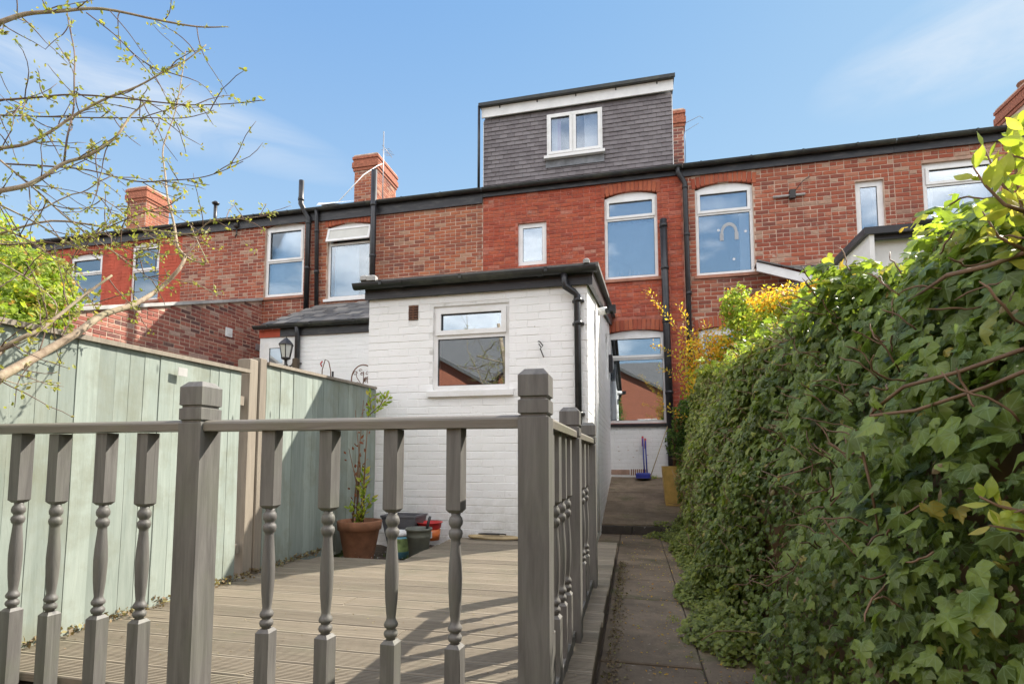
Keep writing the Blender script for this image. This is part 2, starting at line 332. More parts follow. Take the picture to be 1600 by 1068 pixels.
leaf_mat('bright_leaf', [(0, (.26, .32, .05)), (.6, (.44, .48, .09)), (1, (.58, .46, .14))], .5, .35, 1.7)
leaf_mat('bud_leaf', [(0, (.24, .27, .07)), (.6, (.36, .35, .11)), (1, (.42, .32, .16))], .45, .5, 1.7)
leaf_mat('gold_leaf', [(0, (.58, .24, .03)), (.5, (.68, .44, .06)), (.8, (.60, .56, .08)), (1, (.32, .42, .08))], .5, .4, 1.7)
leaf_mat('shrub_leaf', [(0, (.04, .08, .02)), (.5, (.09, .16, .035)), (1, (.22, .32, .06))], .4, .4, 1.8)
leaf_mat('lime_leaf', [(0, (.16, .24, .04)), (.6, (.34, .42, .07)), (.9, (.46, .46, .10)), (1, (.48, .24, .09))], .5, .45, 1.8)
leaf_mat('dry_leaf', [(0, (.13, .09, .05)), (.6, (.26, .19, .11)), (1, (.30, .28, .12))], .2, .6)
leaf_mat('red_leaf', [(0, (.20, .06, .03)), (1, (.33, .13, .07))], .3, .5)
M = MATS
plain('terracotta', (.30, .135, .07), .85, .3, 5, .3); plain('pot_grey', (.12, .12, .13), .6, .2); plain('pot_green', (.13, .14, .115), .5, .2, 7, .1)
plain('tub_blue', (.16, .42, .55), .45, .15); plain('tub_label', (.30, .42, .16), .5, .3, 20); plain('tub_white', (.72, .72, .70), .5, .1); plain('plastic_red', (.55, .03, .03), .4, .1); plain('plastic_orange', (.62, .16, .04), .4, .1)
plain('hose_tan', (.42, .32, .17), .5, .15); plain('planter_yellow', (.62, .40, .11), .6, .2, 5, .2); plain('handle_blue', (.035, .05, .30), .4, .1); plain('handle_red', (.50, .05, .04), .4, .1)
plain('iron', (.035, .03, .028), .5, .3); plain('rust', (.20, .09, .05), .8, .3); plain('lamp_glass', (.60, .60, .55), .25, .05); plain('white_metal', (.78, .78, .77), .4, .05); plain('grey_metal', (.35, .35, .36), .4, .1, metallic=.5)
plain('red_render', (.50, .095, .05), .85, .15, 4, .2); plain('brick_far', (.40, .14, .08), .9, .3, 30, .4); plain('soil_pot', (.06, .04, .03), .95, .3, 30, .6)
# ------------------------------------------------------------ brick work
BR = {}
def brick_variants(mat, Lx, Hx):
    key = (mat, round(Lx, 3), round(Hx, 3))
    if key in BR: return BR[key]
    out = []
    for i in range(14):
        m = MB(); j = lambda s=.0022: R.uniform(-s, s); L = Lx / 2; H = Hx / 2; d = .05
        v = [(-L + j(), j(.0015), -H + j()), (L + j(), j(.0015), -H + j()), (L + j(), j(.0015), H + j()), (-L + j(), j(.0015), H + j())]
        c = .004
        fr = [(x * (1 - c / L), y - .0035, z * (1 - c / H)) for x, y, z in v]
        bk = [(x, d, z) for x, y, z in v]
        m.add(fr + v + bk, [(0, 1, 2, 3)] + [(4 + k, 4 + (k + 1) % 4, (k + 1) % 4, k) for k in range(4)] + [(8 + k, 8 + (k + 1) % 4, 4 + (k + 1) % 4, 4 + k) for k in range(4)], tint=(i + .5) / 14)
        out.append((m, m.mesh('brick', M[mat])))
    BR[key] = out; return out
def brickwork(parent, plane, pos, u0, u1, z0, z1, holes, mat, course=.075, L=.225, skips=(), top=None, joint=.0135, proud=.003, limit=300, bond=4, visible=None, tintf=None, keep=300, jitter=.0025, dens=None, base=None):
    """bricks proud of a mortar plane. plane 'Y' faces -Y at y=pos, plane 'X' faces +X at x=pos"""
    items = []; nrow = int(math.ceil((z1 - z0) / course))
    for r in range(nrow):
        zc = z0 + (r + .5) * course
        if zc + course * .4 > z1: continue
        hdr = bond and (r % bond == bond - 1)
        step = L / 2 if hdr else L
        u = u0 - (R.random() * .0 + (step / 2 if (r % 2) else 0)) - (L * .25 if hdr else 0)
        segs = []
        while u < u1:
            a, b = max(u, u0), min(u + step, u1)
            if b - a > .05: segs.append((a, b))
            u += step
        for a, b in segs:
            parts = [(a, b)]
            for (h0, h1, g0, g1) in list(holes) + list(skips):
                if g0 - course * .45 < zc < g1 + course * .45:
                    nw = []
                    for p, q in parts:
                        if q <= h0 or p >= h1: nw.append((p, q)); continue
                        if h0 - p > .045: nw.append((p, h0))
                        if q - h1 > .045: nw.append((h1, q))
                    parts = nw
            for p, q in parts:
                if top is not None and zc + course * .5 > top((p + q) / 2): continue
                if base is not None and zc - course * .5 < base((p + q) / 2): continue
                items.append((p, q, zc))
    def P3(u, z, d=0): return (u, pos - d, z) if plane == 'Y' else (pos + d, u, z)
    sc = []
    for it in items:
        p, q, z = it; x, y, dz = pix(P3((p + q) / 2, z)); ok = -20 < x < 1620 and -20 < y < 1088 and (visible is None or visible(x, y))
        sc.append(-(1.0 / dz ** 2) * min(q - p, .22) if ok else 0)
    order = sorted(range(len(items)), key=lambda i: sc[i]); chosen = set([i for i in order[:limit] if sc[i] < 0])
    rest = MB(); o = off_of(parent)
    for i, (p, q, z) in enumerate(items):
        ln = round((q - p - joint) / .005) * .005
        if ln < .03: ln = .03
        va = brick_variants(mat, ln, course - joint)
        k = min(13, int(R.random() * 14)) if tintf is None else min(13, max(0, int(tintf((p + q) / 2, z) * 14)))
        c = P3((p + q) / 2, z, proud + R.uniform(-jitter, jitter))
        tilt = R.uniform(-.006, .006)
        if i in chosen:
            ob = bpy.data.objects.new('brick', va[k][1]); C.objects.link(ob); ob.parent = parent
            ob.location = (c[0] - o.x, c[1] - o.y, c[2] - o.z); ob.rotation_euler = (0, tilt, 0 if plane == 'Y' else math.pi / 2)
        else:
            src = va[k][0]
            if plane == 'Y': vs_ = [(x + c[0], y + c[1], zz + c[2]) for x, y, zz in src.v]
            else: vs_ = [(-y + c[0], x + c[1], zz + c[2]) for x, y, zz in src.v]
            rest.add(vs_, src.f, (k + .5) / 14)
    if rest.f: rest.build('brick_field', M[mat], parent, kind='stuff')
def slab(parent, name, mat, plane, pos, th, u0, u1, z0, z1, holes, top=None):
    """wall body with rectangular holes; outer face at pos"""
    us = sorted(set([u0, u1] + [h for H in holes for h in H[:2] if u0 < h < u1]))
    if top is not None:
        n = 8; us = sorted(set(us + [u0 + (u1 - u0) * i / n for i in range(n + 1)]))
    m = MB()
    for a, b in zip(us, us[1:]):
        mid = (a + b) / 2; cuts = sorted([(H[2], H[3]) for H in holes if H[0] < mid < H[1]]); z = z0; segs = []
        for g0, g1 in cuts:
            if g0 > z: segs.append((z, g0))
            z = max(z, g1)
        if z < z1: segs.append((z, z1))
        for s0, s1 in segs:
            ta, tb = (s1, s1) if (top is None or s1 < z1) else (top(a), top(b))
            if plane == 'Y': v = [(a, pos, s0), (b, pos, s0), (b, pos + th, s0), (a, pos + th, s0), (a, pos, ta), (b, pos, tb), (b, pos + th, tb), (a, pos + th, ta)]
            else: v = [(pos, a, s0), (pos, b, s0), (pos - th, b, s0), (pos - th, a, s0), (pos, a, ta), (pos, b, tb), (pos - th, b, tb), (pos - th, a, ta)]
            m.add(v, [(0, 3, 2, 1), (4, 5, 6, 7), (0, 1, 5, 4), (1, 2, 6, 5), (2, 3, 7, 6), (3, 0, 4, 7)])
    return m.build(name, M[mat], parent)
def arch(parent, u0, u1, z, rise, Y, mat='brick_arch', h=.20, n=None):
    """flat segmental arch of soldier bricks above z (spring line)"""
    n = n or max(6, int(round((u1 - u0 + .12) / .078))); w = u1 - u0 + .1
    o = off_of(parent)
    for i in range(n):
        t = (i + .5) / n; u = u0 - .05 + w * t; zz = z + rise * (1 - (2 * t - 1) ** 2); k = (t - .5) * .35
        va = brick_variants(mat, w / n - .008, h); ob = bpy.data.objects.new('brick', va[int(R.random() * 14)][1]); C.objects.link(ob); ob.parent = parent
        ob.location = (u + k * h / 2 - o.x, Y - .009 - o.y, zz + h / 2 - o.z); ob.rotation_euler = (0, k * .5, 0)
def window(parent, u0, u1, z0, z1, Y, rise=0.0, transom=None, mullion=None, open_top=False, curtains=(), gl='glass', sill='sill_terracotta', fw=.055, inset=.05, plane='Y', glazing_bar=None, label=None, sash=True):
    """white frame with panes; outer face of the wall at Y"""
    y0 = Y + inset; y1 = y0 + .06; m = MB()
    zt = z1 - rise
    m.box(u0, u0 + fw, y0, y1, z0, zt); m.box(u1 - fw, u1, y0, y1, z0, zt); m.box(u0 + fw, u1 - fw, y0, y1, z0, z0 + fw)
    n = 10; pts = [(u0, zt - fw), (u1, zt - fw)] + [(u1 + (u0 - u1) * i / n, zt + rise * (1 - (2 * i / n - 1) ** 2)) for i in range(n + 1)]
    if rise: m.prism([(a, b) for a, b in pts], y0 - .002, y1 + .002, 'y')
    else: m.box(u0 + fw, u1 - fw, y0, y1, zt - fw, zt)
    cells = []
    if transom is not None: m.box(u0 + fw, u1 - fw, y0 - .003, y1, transom - .025, transom + .025)
    if mullion is not None: m.box(mullion - .03, mullion + .03, y0 - .003, y1, z0 + fw, zt - fw)
    zc = [(z0 + fw, (transom - .025) if transom else zt - fw)] + ([(transom + .025, zt - fw)] if transom else [])
    uc = [(u0 + fw, (mullion - .03) if mullion else u1 - fw)] + ([(mullion + .03, u1 - fw)] if mullion else [])
    fr = m.build('window', M['upvc'], parent, label=label)
    for j, (a, b) in enumerate(zc):
        for p, q in uc:
            topc = transom is not None and j == 1
            if open_top and topc: continue
            g = .0
            if sash and (topc or mullion is not None):    # opening sash sits proud
                s = MB(); g = .035
                s.box(p - .015, p + g, y0 - .022, y0 - .004, a - .012, b + .012); s.box(q - g, q + .015, y0 - .022, y0 - .004, a - .012, b + .012)
                s.box(p + g, q - g, y0 - .022, y0 - .004, a - .012, a + g); s.box(p + g, q - g, y0 - .022, y0 - .004, b - g, b + .012)
                s.build('sash', M['upvc'], fr)
            gk = MB(); gy = y0 + .012
            for (aa, bb, cc, dd) in ((p + g, p + g + .006, a + g, b - g), (q - g - .006, q - g, a + g, b - g), (p + g, q - g, a + g, a + g + .006), (p + g, q - g, b - g - .006, b - g)): gk.box(aa, bb, gy - .004, gy, cc, dd)
            gk.build('gasket', M['black_plastic'], fr)
            MB().box(p + g - .002, q - g + .002, gy + .004, gy + .010, a + g - .002, b - g + .002).build('pane', M[gl], fr)
    if open_top:
        s = MB(); a = transom + .025; b = zt - fw; hgt = b - a + .05; wdt = u1 - u0
        th = math.radians(17)
        def pt(u, d, o2): return (u, y0 - .01 - math.sin(th) * d - math.cos(th) * o2, zt - .02 - math.cos(th) * d + math.sin(th) * o2)
        def bar(ua, ub, da, db, oa=0, ob=.03):
            v = [pt(ua, da, oa), pt(ub, da, oa), pt(ub, db, oa), pt(ua, db, oa), pt(ua, da, ob), pt(ub, da, ob), pt(ub, db, ob), pt(ua, db, ob)]
            return v, [(0, 3, 2, 1), (4, 5, 6, 7), (0, 1, 5, 4), (1, 2, 6, 5), (2, 3, 7, 6), (3, 0, 4, 7)]
        for ar in ((u0, u1, 0, .05), (u0, u1, hgt - .05, hgt), (u0, u0 + .05, .05, hgt - .05), (u1 - .05, u1, .05, hgt - .05)): s.add(*bar(*ar))
        s.build('sash', M['upvc'], fr, label='top sash tilted open')
        q = MB(); q.add(*bar(u0 + .05, u1 - .05, .05, hgt - .05, .012, .018)); q.build('pane', M['lamp_glass'], fr)
    for (ca, cb, cm, z_lo, z_hi) in curtains:
        q = MB(); nf = max(6, int((cb - ca) / .05)); yy = y1 + .06; vs_ = []
        for i in range(nf + 1):
            x = ca + (cb - ca) * i / nf; d = .012 * (1 if i % 2 else -1)
            vs_ += [(x, yy + d, z_lo), (x, yy + d, z_hi)]
        q.add(vs_, [(2 * i, 2 * i + 2, 2 * i + 3, 2 * i + 1) for i in range(nf)], smooth=True)
        q.build('blind' if cm == 'blind_cream' else 'curtain', M[cm], fr)
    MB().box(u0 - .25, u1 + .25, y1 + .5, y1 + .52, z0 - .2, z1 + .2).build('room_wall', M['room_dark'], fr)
    if sill:
        MB().prism([(y0 + .01, z0), (Y - .045, z0 - .015), (Y - .045, z0 - .07), (y0 + .01, z0 - .07)], u0 - .05, u1 + .05, 'x').build('sill', M[sill], fr)
    return fr
def gutter(parent, x0, x1, Y, z, r=.058, name='gutter', joints=True):
    m = MB(); n = 9; prof = [(Y - math.cos(math.pi * k / n) * r, z - math.sin(math.pi * k / n) * r) for k in range(n + 1)]
    prof += [(y, q + .006) for y, q in reversed(prof[1:-1])]
    m.prism(prof, x0, x1, 'x')
    m.box(x0, x1, Y - r - .004, Y - r + .004, z - .004, z + .006)
    if joints:
        x = x0 + .5
        while x < x1:
            pj = [(Y - math.cos(math.pi * k / n) * (r + .006), z - math.sin(math.pi * k / n) * (r + .006)) for k in range(n + 1)]; m.prism(pj, x, x + .05, 'x'); x += R.uniform(1.1, 1.9)
    x = x0 + .3
    while x < x1 - .1:
        m.box(x, x + .03, Y - r - .012, Y + .06, z + .002, z + .010).box(x, x + .03, Y - r - .012, Y - r - .006, z - .03, z + .01); x += .85
    return m.build(name, M['gutter_plastic'], parent)
def pipe(parent, pts, r=.035, mat='black_plastic', name='downpipe', clips=()):
    o = MB().tube(pts, r, 12).build(name, M[mat], parent)
    for c in clips:
        x, y, z = c
        MB().lathe([(r + .002, -.02), (r + .01, -.018), (r + .01, .018), (r + .002, .02)], (x, y, z), 12).box(x - .055, x + .055, y + r * .6, y + r + .012, z - .012, z + .012).build('pipe_clip', M[mat], o)
    return o
YF = 10.0; ZB = -.32; ZE = 5.30
# ------------------------------------------------------------ the setting
def struct(name, m, mat): o = m.build(name, M[mat]); o['kind'] = 'structure'; return o
m = MB(); m.add([(-160, -160, -1.06), (160, -160, -1.06), (160, 160, -1.06), (-160, 160, -1.06)], [(0, 1, 2, 3)]); struct('ground', m, 'soil')
m = MB(); n = 12
m.box(-14, -2.66, -2, 9.98, -1.0, -.80); struct('neighbour_garden', m, 'lawn')
m = MB(); m.box(1.15, 14, -4, 9.98, -1.05, -.75); struct('neighbour_yard', m, 'lawn')
m = MB(); m.box(-2.5, 1.1, -8, 1.22, -1.05, -.90); struct('lawn', m, 'lawn')
# bed behind the deck
bed = MB(); nx, ny = 16, 22; vs_ = []
for j in range(ny + 1):
    for i in range(nx + 1):
        x = -2.62 + 1.05 * i / nx; y = 1.3 + 3.68 * j / ny
        vs_.append((x, y, -.86 + .02 * math.sin(x * 9 + y * 5) + R.uniform(-.012, .012)))
bed.add(vs_, [(j * (nx + 1) + i, j * (nx + 1) + i + 1, (j + 1) * (nx + 1) + i + 1, (j + 1) * (nx + 1) + i) for j in range(ny) for i in range(nx)], smooth=True)
struct('flower_bed', bed, 'soil')
# path: base strip plus flags as parts
path = MB(); path.box(-.6, 1.2, 1.22, 6.9, -1.05, -.938); pth = struct('path', path, 'soil')
ys = [1.42]
while ys[-1] < 6.85: ys.append(min(ys[-1] + .575, 6.86))
for a, b in zip(ys, ys[1:]):
    if b - a < .1: continue
    for (xa, xb) in ((-.17, .285), (.289, .76), (-.60, -.178), (.768, 1.18)):
        m = MB(); g = .0015; dz = R.uniform(-.004, .004); k = R.uniform(-.004, .004)
        m.cbox(xa + g, xb - g, a + g + k, b - g + k, -.945, -.930 + dz, .005, tint=R.random()); m.build('flagstone', M['flagstone'], pth)
# ramped patio and step
Yst = 6.88
m = MB(); nx, ny = 10, 30; vs_ = []
for j in range(ny + 1):
    for i in range(nx + 1):
        x = -.46 + 1.7 * i / nx; y = Yst + (YF - Yst) * j / ny; vs_.append((x, y, -.825 + (ZB + .825) * j / ny + R.uniform(-.003, .003)))
m.add(vs_, [(j * (nx + 1) + i, j * (nx + 1) + i + 1, (j + 1) * (nx + 1) + i + 1, (j + 1) * (nx + 1) + i) for j in range(ny) for i in range(nx)], smooth=True)
pat = struct('patio', m, 'patio_concrete')
for x0, x1 in ((-.44, -.04), (-.035, .31), (.315, .70), (.705, 1.15)):
    MB().cbox(x0, x1, Yst - .05, Yst + .02, -.945, -.83 + R.uniform(-.003, .003), .006, tint=R.random()).build('step_stone', M['step_stone'], pat)
for j in range(5):
    yy = Yst + .015 + j * .6
    zz = lambda y: -.825 + (ZB + .825) * (y - Yst) / (YF - Yst) + .006
    for x0, x1 in ((-.42, .13), (.14, .69), (.70, 1.2)):
        ye = min(yy + .59, YF - .01); m = MB(); q = R.uniform(0, .003)
        m.add([(x0, yy, zz(yy) + q), (x1, yy, zz(yy) + q), (x1, ye, zz(ye) + q), (x0, ye, zz(ye) + q), (x0, yy, zz(yy) - .02), (x1, yy, zz(yy) - .02), (x1, ye, zz(ye) - .02), (x0, ye, zz(ye) - .02)], [(0, 1, 2, 3), (4, 5, 1, 0), (5, 6, 2, 1), (6, 7, 3, 2), (7, 4, 0, 3)], tint=R.random()); m.build('paving_slab', M['patio_concrete'], pat)
# ------------------------------------------------------------ houses
def house(name, label, x0, x1, mat, mortar, wins, zb=-.8, ztop=ZE, limit=300, visible=None, roofc=True, skips=(), bond=4, tintf=None, cat='house', gut=(None, None), fz=.13, dx=0):
    h = thing(name, label, cat, ((x0 + x1) / 2, YF, zb))
    holes = [(w['u0'], w['u1'], w['z0'], w['z1']) for w in wins]
    slab(h, 'wall', mortar, 'Y', YF, .24, x0, x1, zb, ztop + .05, holes)
    sk = list(skips) + [(w['u0'] - .05, w['u1'] + .05, w['z1'] - .03, w['z1'] + .185) for w in wins if w.get('rise')]
    brickwork(h, 'Y', YF, x0, x1, zb, ztop, holes, mat, skips=sk, limit=limit, visible=visible, bond=bond, tintf=tintf)
    for w in wins:
        kw = {k: v for k, v in w.items() if k not in ('z_', )}
        window(h, kw.pop('u0'), kw.pop('u1'), kw.pop('z0'), kw.pop('z1'), YF, **kw)
        if w.get('rise'): arch(h, w['u0'], w['u1'], w['z1'] - w['rise'] + .002, w['rise'], YF)
    # eaves
    MB().box(x0 + .002, x1 - .002, YF - .05, YF - .022, ztop - fz, ztop + .10).build('fascia', M['fascia_paint'], h)
    gutter(h, x0 + .003, x1 - .003, YF - .112, ztop + .10)
    # roof
    m = MB(); zr = ztop + .12; rise = 1.55; dp = 3.6
    m.prism([(YF - .08, zr), (YF + dp, zr + rise), (YF + 2 * dp, zr), (YF + 2 * dp, zr - .05), (YF + dp, zr + rise - .07), (YF - .08, zr - .05)], x0, x1, 'x'); rf = m.build('roof', M['slate'], h)
    # cut off the back and ends so no light gets in
    m = MB(); m.box(x0, x1, YF + 2 * dp - .3, YF + 2 * dp - .1, zb, zr); m.prism([(YF + .3, zb), (YF + 2 * dp - .3, zb), (YF + 2 * dp - .3, zr), (YF + dp, zr + rise - .1), (YF + .3, zr)], x0 + .001, x0 + .1, 'x'); m.prism([(YF + .3, zb), (YF + 2 * dp - .3, zb), (YF + 2 * dp - .3, zr), (YF + dp, zr + rise - .1), (YF + .3, zr)], x1 - .1, x1 - .001, 'x'); m.build('rear_wall', M['brick_far'], h)
    return h, rf
def W(u0, u1, z0, z1, **k): d = dict(u0=u0, u1=u1, z0=z0, z1=z1); d.update(k); return d
BX = [-13.9, -10.15, -6.62, -2.89, .96, 4.42, 9.0]
# far left houses
hA0, _ = house('terraced_house', 'farthest terraced house, mostly behind the budding branches at the left', -19.5, BX[0], 'brick_red', 'mortar_dark', [W(-16.3, -15.3, 3.6, 5.0, transom=4.4)], limit=120)
hA, _ = house('terraced_house', 'terraced house with bright red painted bricks and white sash window, seen through budding branches', BX[0], BX[1], 'brick_far', 'red_render',
    [W(-11.60, -10.78, 3.72, 5.12, rise=.06, transom=4.45, curtains=[(-11.3, -10.9, 'curtain_white', 3.8, 5)]), W(-13.45, -12.45, 3.72, 5.0, rise=.06, transom=4.5, curtains=[(-13.4, -12.5, 'blind_cream', 3.8, 4.9)])], limit=0, skips=[(BX[0], BX[1], -1, 6)])
# red painted brick skin of that house: low joints
brickwork(hA, 'Y', YF, BX[0] + .01, BX[1] - .01, 2.0, ZE, [(-11.60, -10.78, 3.72, 5.12), (-13.45, -12.45, 3.72, 5.0)], 'red_render', proud=.001, limit=300, joint=.004)
hB, _ = house('terraced_house', 'brick terraced house with white sash window between the red painted house and vent pipes', BX[1], BX[2], 'brick_red', 'mortar_pale',
    [W(-7.93, -6.95, 3.56, 5.22, rise=.08, transom=4.36, curtains=[(-7.88, -7.0, 'curtain_blue', 3.6, 5.15)], fw=.07, gl='glass_clear')], visible=lambda x, y: y < 470 and x > 270)
hC, _ = house('terraced_house', 'terraced house of orange bricks whose top window sash is tilted open', BX[2], BX[3], 'brick_orange', 'mortar_pale',
    [W(-6.38, -5.36, 3.42, 5.06, rise=.07, transom=4.62, open_top=True, curtains=[(-6.28, -5.72, 'curtain_blue', 3.45, 4.6)], gl='glass_clear', sill='upvc')], visible=lambda x, y: y < 430, fz=.16)
hD, _ = house('terraced_house', 'middle terraced house of deep red stained bricks under the tiled dormer', BX[3], BX[4], 'brick_dyed', 'mortar_dyed',
    [W(-2.17, -1.60, 3.80, 4.66, sill=None, fw=.09), W(-.475, .50, 3.39, 5.07, rise=.09, transom=4.56, curtains=[(-.40, .45, 'blind_cream', 4.6, 5.0), (-.42, .45, 'curtain_blue', 3.44, 4.53)], label='tall window above the back door path'),
     W(-.48, .60, .66, 2.40, rise=.07, transom=1.87, sill='black_plastic', gl='glass', curtains=[(-.38, -.30, 'curtain_white', .75, 1.8)])], zb=-.8, visible=lambda x, y: (y < 410 and x > 755) or (x > 940 and y < 660), skips=[(-.46, .70, -.9, .60)], bond=4, fz=.04)
hE, _ = house('terraced_house', 'right hand terraced house of weathered bricks with a rainbow cutout in its tall window', BX[4], BX[5], 'brick_red', 'mortar_pale',
    [W(1.18, 2.17, 3.34, 5.05, rise=.09, transom=4.50, curtains=[(1.95, 2.12, 'curtain_white', 3.4, 4.5), (1.25, 2.1, 'blind_cream', 4.53, 4.95)]), W(3.82, 4.26, 3.55, 4.80, sill=None, fw=.09),
     W(1.18, 2.17, .66, 2.38, rise=.07, transom=1.85)], visible=lambda x, y: y < 470 and x > 1060, fz=.08, tintf=lambda u, z: min(.99, max(0, R.random() ** .9 + (.12 if z < 4.2 and R.random() < .25 else 0))))
hF, _ = house('terraced_house', 'terraced house at the right edge, its window behind the yellow green leaves', BX[5], BX[6], 'brick_red', 'mortar_dark',
    [W(4.84, 5.95, 3.60, 5.00, transom=4.62, fw=.08, curtains=[(5.5, 5.85, 'curtain_white', 3.65, 4.6), (4.9, 5.05, 'curtain_white', 3.65, 4.6)])], visible=lambda x, y: y < 380, fz=.08)
# white painted lower wall under the back window of the middle house
brickwork(hD, 'Y', YF - .004, -.46, .70, ZB - .05, .58, [], 'white_paint', joint=.006, proud=.004, limit=120, bond=0)
MB().box(-.46, .70, YF - .006, YF + .01, -.8, .59).build('painted_plinth', M['joint_paint'], hD)
m = MB()
for i in range(9): m.box(-.06 + i * .035, -.04 + i * .035, YF - .02, YF - .008, ZB + .03, ZB + .14)
m.build('air_brick', M['terracotta'], hD); m = MB().box(-.42, -.08, YF - .016, YF - .008, ZB + .04, ZB + .13); m.build('air_brick', M['mortar_dark'], hD)
for i in range(14):
    x = R.uniform(-.3, .3); z = R.uniform(-.05, .3); MB().box(x, x + .03, YF - .0125, YF - .009, z, z + .008).build('paint_chip', M['mortar_dark'], hD)
# mullion on window of A reads as sash; details on glass of D and E
def disc(c, r, Y, th=.004, n=20): return MB().add([(c[0] + r * math.cos(2 * math.pi * k / n), Y, c[1] + r * math.sin(2 * math.pi * k / n)) for k in range(n)] + [(c[0] + r * math.cos(2 * math.pi * k / n), Y + th, c[1] + r * math.sin(2 * math.pi * k / n)) for k in range(n)], [tuple(range(n - 1, -1, -1)), tuple(range(n, 2 * n))] + [(k, (k + 1) % n, n + (k + 1) % n, n + k) for k in range(n)])
tag(disc((.0, 3.95), .26, YF + .135).build('globe_lamp', M['curtain_blue']), 'round pale blue globe seen through the upper window of the middle house', 'lamp')
bt = MB()
for x, hh in ((-.25, .14), (-.16, .11), (-.02, .16), (.05, .14), (.15, .10)): bt.lathe([(.025, 0), (.03, .02), (.03, hh * .7), (.012, hh * .85), (.012, hh)], (x, YF + .14, 3.45), 10)
tag(bt.build('toiletry_bottles', M['curtain_white']), 'row of pale bottles on the inner sill of the upper middle window', 'bottles', kind='stuff')
rb = MB()
for r0, r1 in ((.155, .105),):
    n = 14
    for k in range(n):
        a0, a1 = math.pi * k / n, math.pi * (k + 1) / n; cx, cz = 1.76, 4.12
        v = [(cx + r * math.cos(a) * .95, YF + dy, cz + r * math.sin(a) * 1.25) for dy in (.061, .064) for r, a in ((r0, a0), (r0, a1), (r1, a1), (r1, a0))]
        rb.add(v, [(0, 1, 2, 3), (7, 6, 5, 4), (0, 4, 5, 1), (2, 6, 7, 3)])
rb.box(1.60, 1.665, YF + .061, YF + .064, 3.98, 4.12); rb.box(1.855, 1.92, YF + .061, YF + .064, 3.98, 4.12)
tag(rb.build('rainbow_picture', M['mortar_grey']), 'white arched rainbow cutout stuck on the tall right hand window', 'decoration')
for i, (x, z, lb) in enumerate(((1.58, 4.18, 'small white paper heart left of the rainbow cutout'), (2.04, 4.12, 'small white paper star right of the rainbow cutout'), (1.83, 3.62, 'small white paper star near the bottom of the window pane'))):
    tag(disc((x, z), .025, YF + .061, .003, 6).build('paper_star', M['curtain_white']), lb, 'decoration')
# pipes on facades
def lab_pipe(name, label, pts, r, clips): 
    o = MB().tube(pts, r, 12).build(name, M['black_plastic']); tag(o, label, 'pipe')
    for x, y, z in clips:
        q = MB().lathe([(r + .002, -.03), (r + .009, -.028), (r + .009, .028), (r + .002, .03)], (x, y, z), 12); q.build('pipe_collar', M['black_plastic'], o)
    return o
yp = YF - .09
lab_pipe('soil_pipe', 'tall vent pipe left of the open sash window, kinked at the gutter', [(-6.93, yp - .1, 6.02), (-6.93, yp - .1, 5.50), (-6.86, yp - .02, 5.32), (-6.80, yp, 5.22), (-6.80, yp, 3.2)], .055, [(-6.93, yp - .1, 5.6), (-6.80, yp, 5.1), (-6.80, yp, 4.1)])
lab_pipe('downpipe', 'slim downpipe just right of the kinked vent pipe', [(-6.60, yp - .03, 5.38), (-6.60, yp, 5.2), (-6.55, yp, 3.2)], .045, [(-6.59, yp, 4.9), (-6.57, yp, 4.0)])
lab_pipe('soil_pipe', 'straight tall vent pipe beside the right of the open sash window', [(-5.22, yp - .08, 6.05), (-5.22, yp - .08, 3.1)], .062, [(-5.22, yp - .08, 5.3), (-5.22, yp - .08, 4.2)])
lab_pipe('soil_pipe', 'thick black pipe right of the middle house windows, ending below the gutter', [(.60, yp, 4.42), (.615, yp, 2.6), (.66, yp, -.3)], .065, [(.60, yp, 4.3), (.61, yp, 3.5), (.62, yp, 2.5), (.64, yp, 1.2)])
lab_pipe('downpipe', 'black downpipe on the boundary between the red stained house and the rainbow house', [(.88, YF - .112, 5.38), (.88, YF - .112, 5.27), (.95, yp + .02, 5.17), (1.0, yp + .02, 5.08), (1.03, yp + .02, -.3)], .045, [(1.0, yp + .02, 5.0), (1.01, yp + .02, 4.1), (1.02, yp + .02, 3.0)])
# verge flashing at step between B and C
m = MB(); m.add([(BX[2] + .02, YF - .13, ZE + .16), (-5.6, YF - .13, ZE + .165), (-6.4, YF - .05, ZE + .24), (BX[2] + .02, YF - .05, ZE + .26), (BX[2] + .02, YF + .2, ZE + .24), (-5.6, YF + .2, ZE + .2)], [(0, 1, 2, 3), (3, 2, 5, 4)]); m.build('verge_flashing', M['white_metal'], hC)
# ------------------------------------------------------------ chimneys
def chimney(x0, x1, y0, y1, z0, z1, label, mat='brick_side', pots=1, lim=120):
    c = thing('chimney', label, 'chimney', ((x0 + x1) / 2, (y0 + y1) / 2, z0))
    MB().box(x0, x1, y0, y1, z0, z1).build('core', M['mortar_pale'], c)
    brickwork(c, 'Y', y0, x0, x1, z0, z1 - .001, [], mat, limit=lim, bond=0, skips=[(x0, x1, z1 - .42, z1)])
    brickwork(c, 'X', x1, y0, y1, z0, z1 - .001, [], mat, limit=lim, bond=0, skips=[(y0, y1, z1 - .42, z1)])
    for k, (e, za, zb2) in enumerate(((.03, z1 - .42, z1 - .345), (.055, z1 - .34, z1 - .19), (.03, z1 - .185, z1 - .11), (.05, z1 - .105, z1 - .03))):
        MB().cbox(x0 - e, x1 + e, y0 - e, y1 + e, za, zb2, .006).build('brick_course', M['brick_far'], c)
    MB().cbox(x0 - .03, x1 + .03, y0 - .03, y1 + .03, z1 - .03, z1 + .03, .02).build('flaunching', M['mortar_pale'], c)
    for i in range(pots):
        MB().lathe([(.13, 0), (.14, .03), (.12, .06), (.115, .20), (.135, .22), (.13, .25)], ((x0 + x1) / 2 + (i - (pots - 1) / 2) * .3, (y0 + y1) / 2, z1 + .02), 12).build('chimney_pot', M['terracotta'], c)
    return c
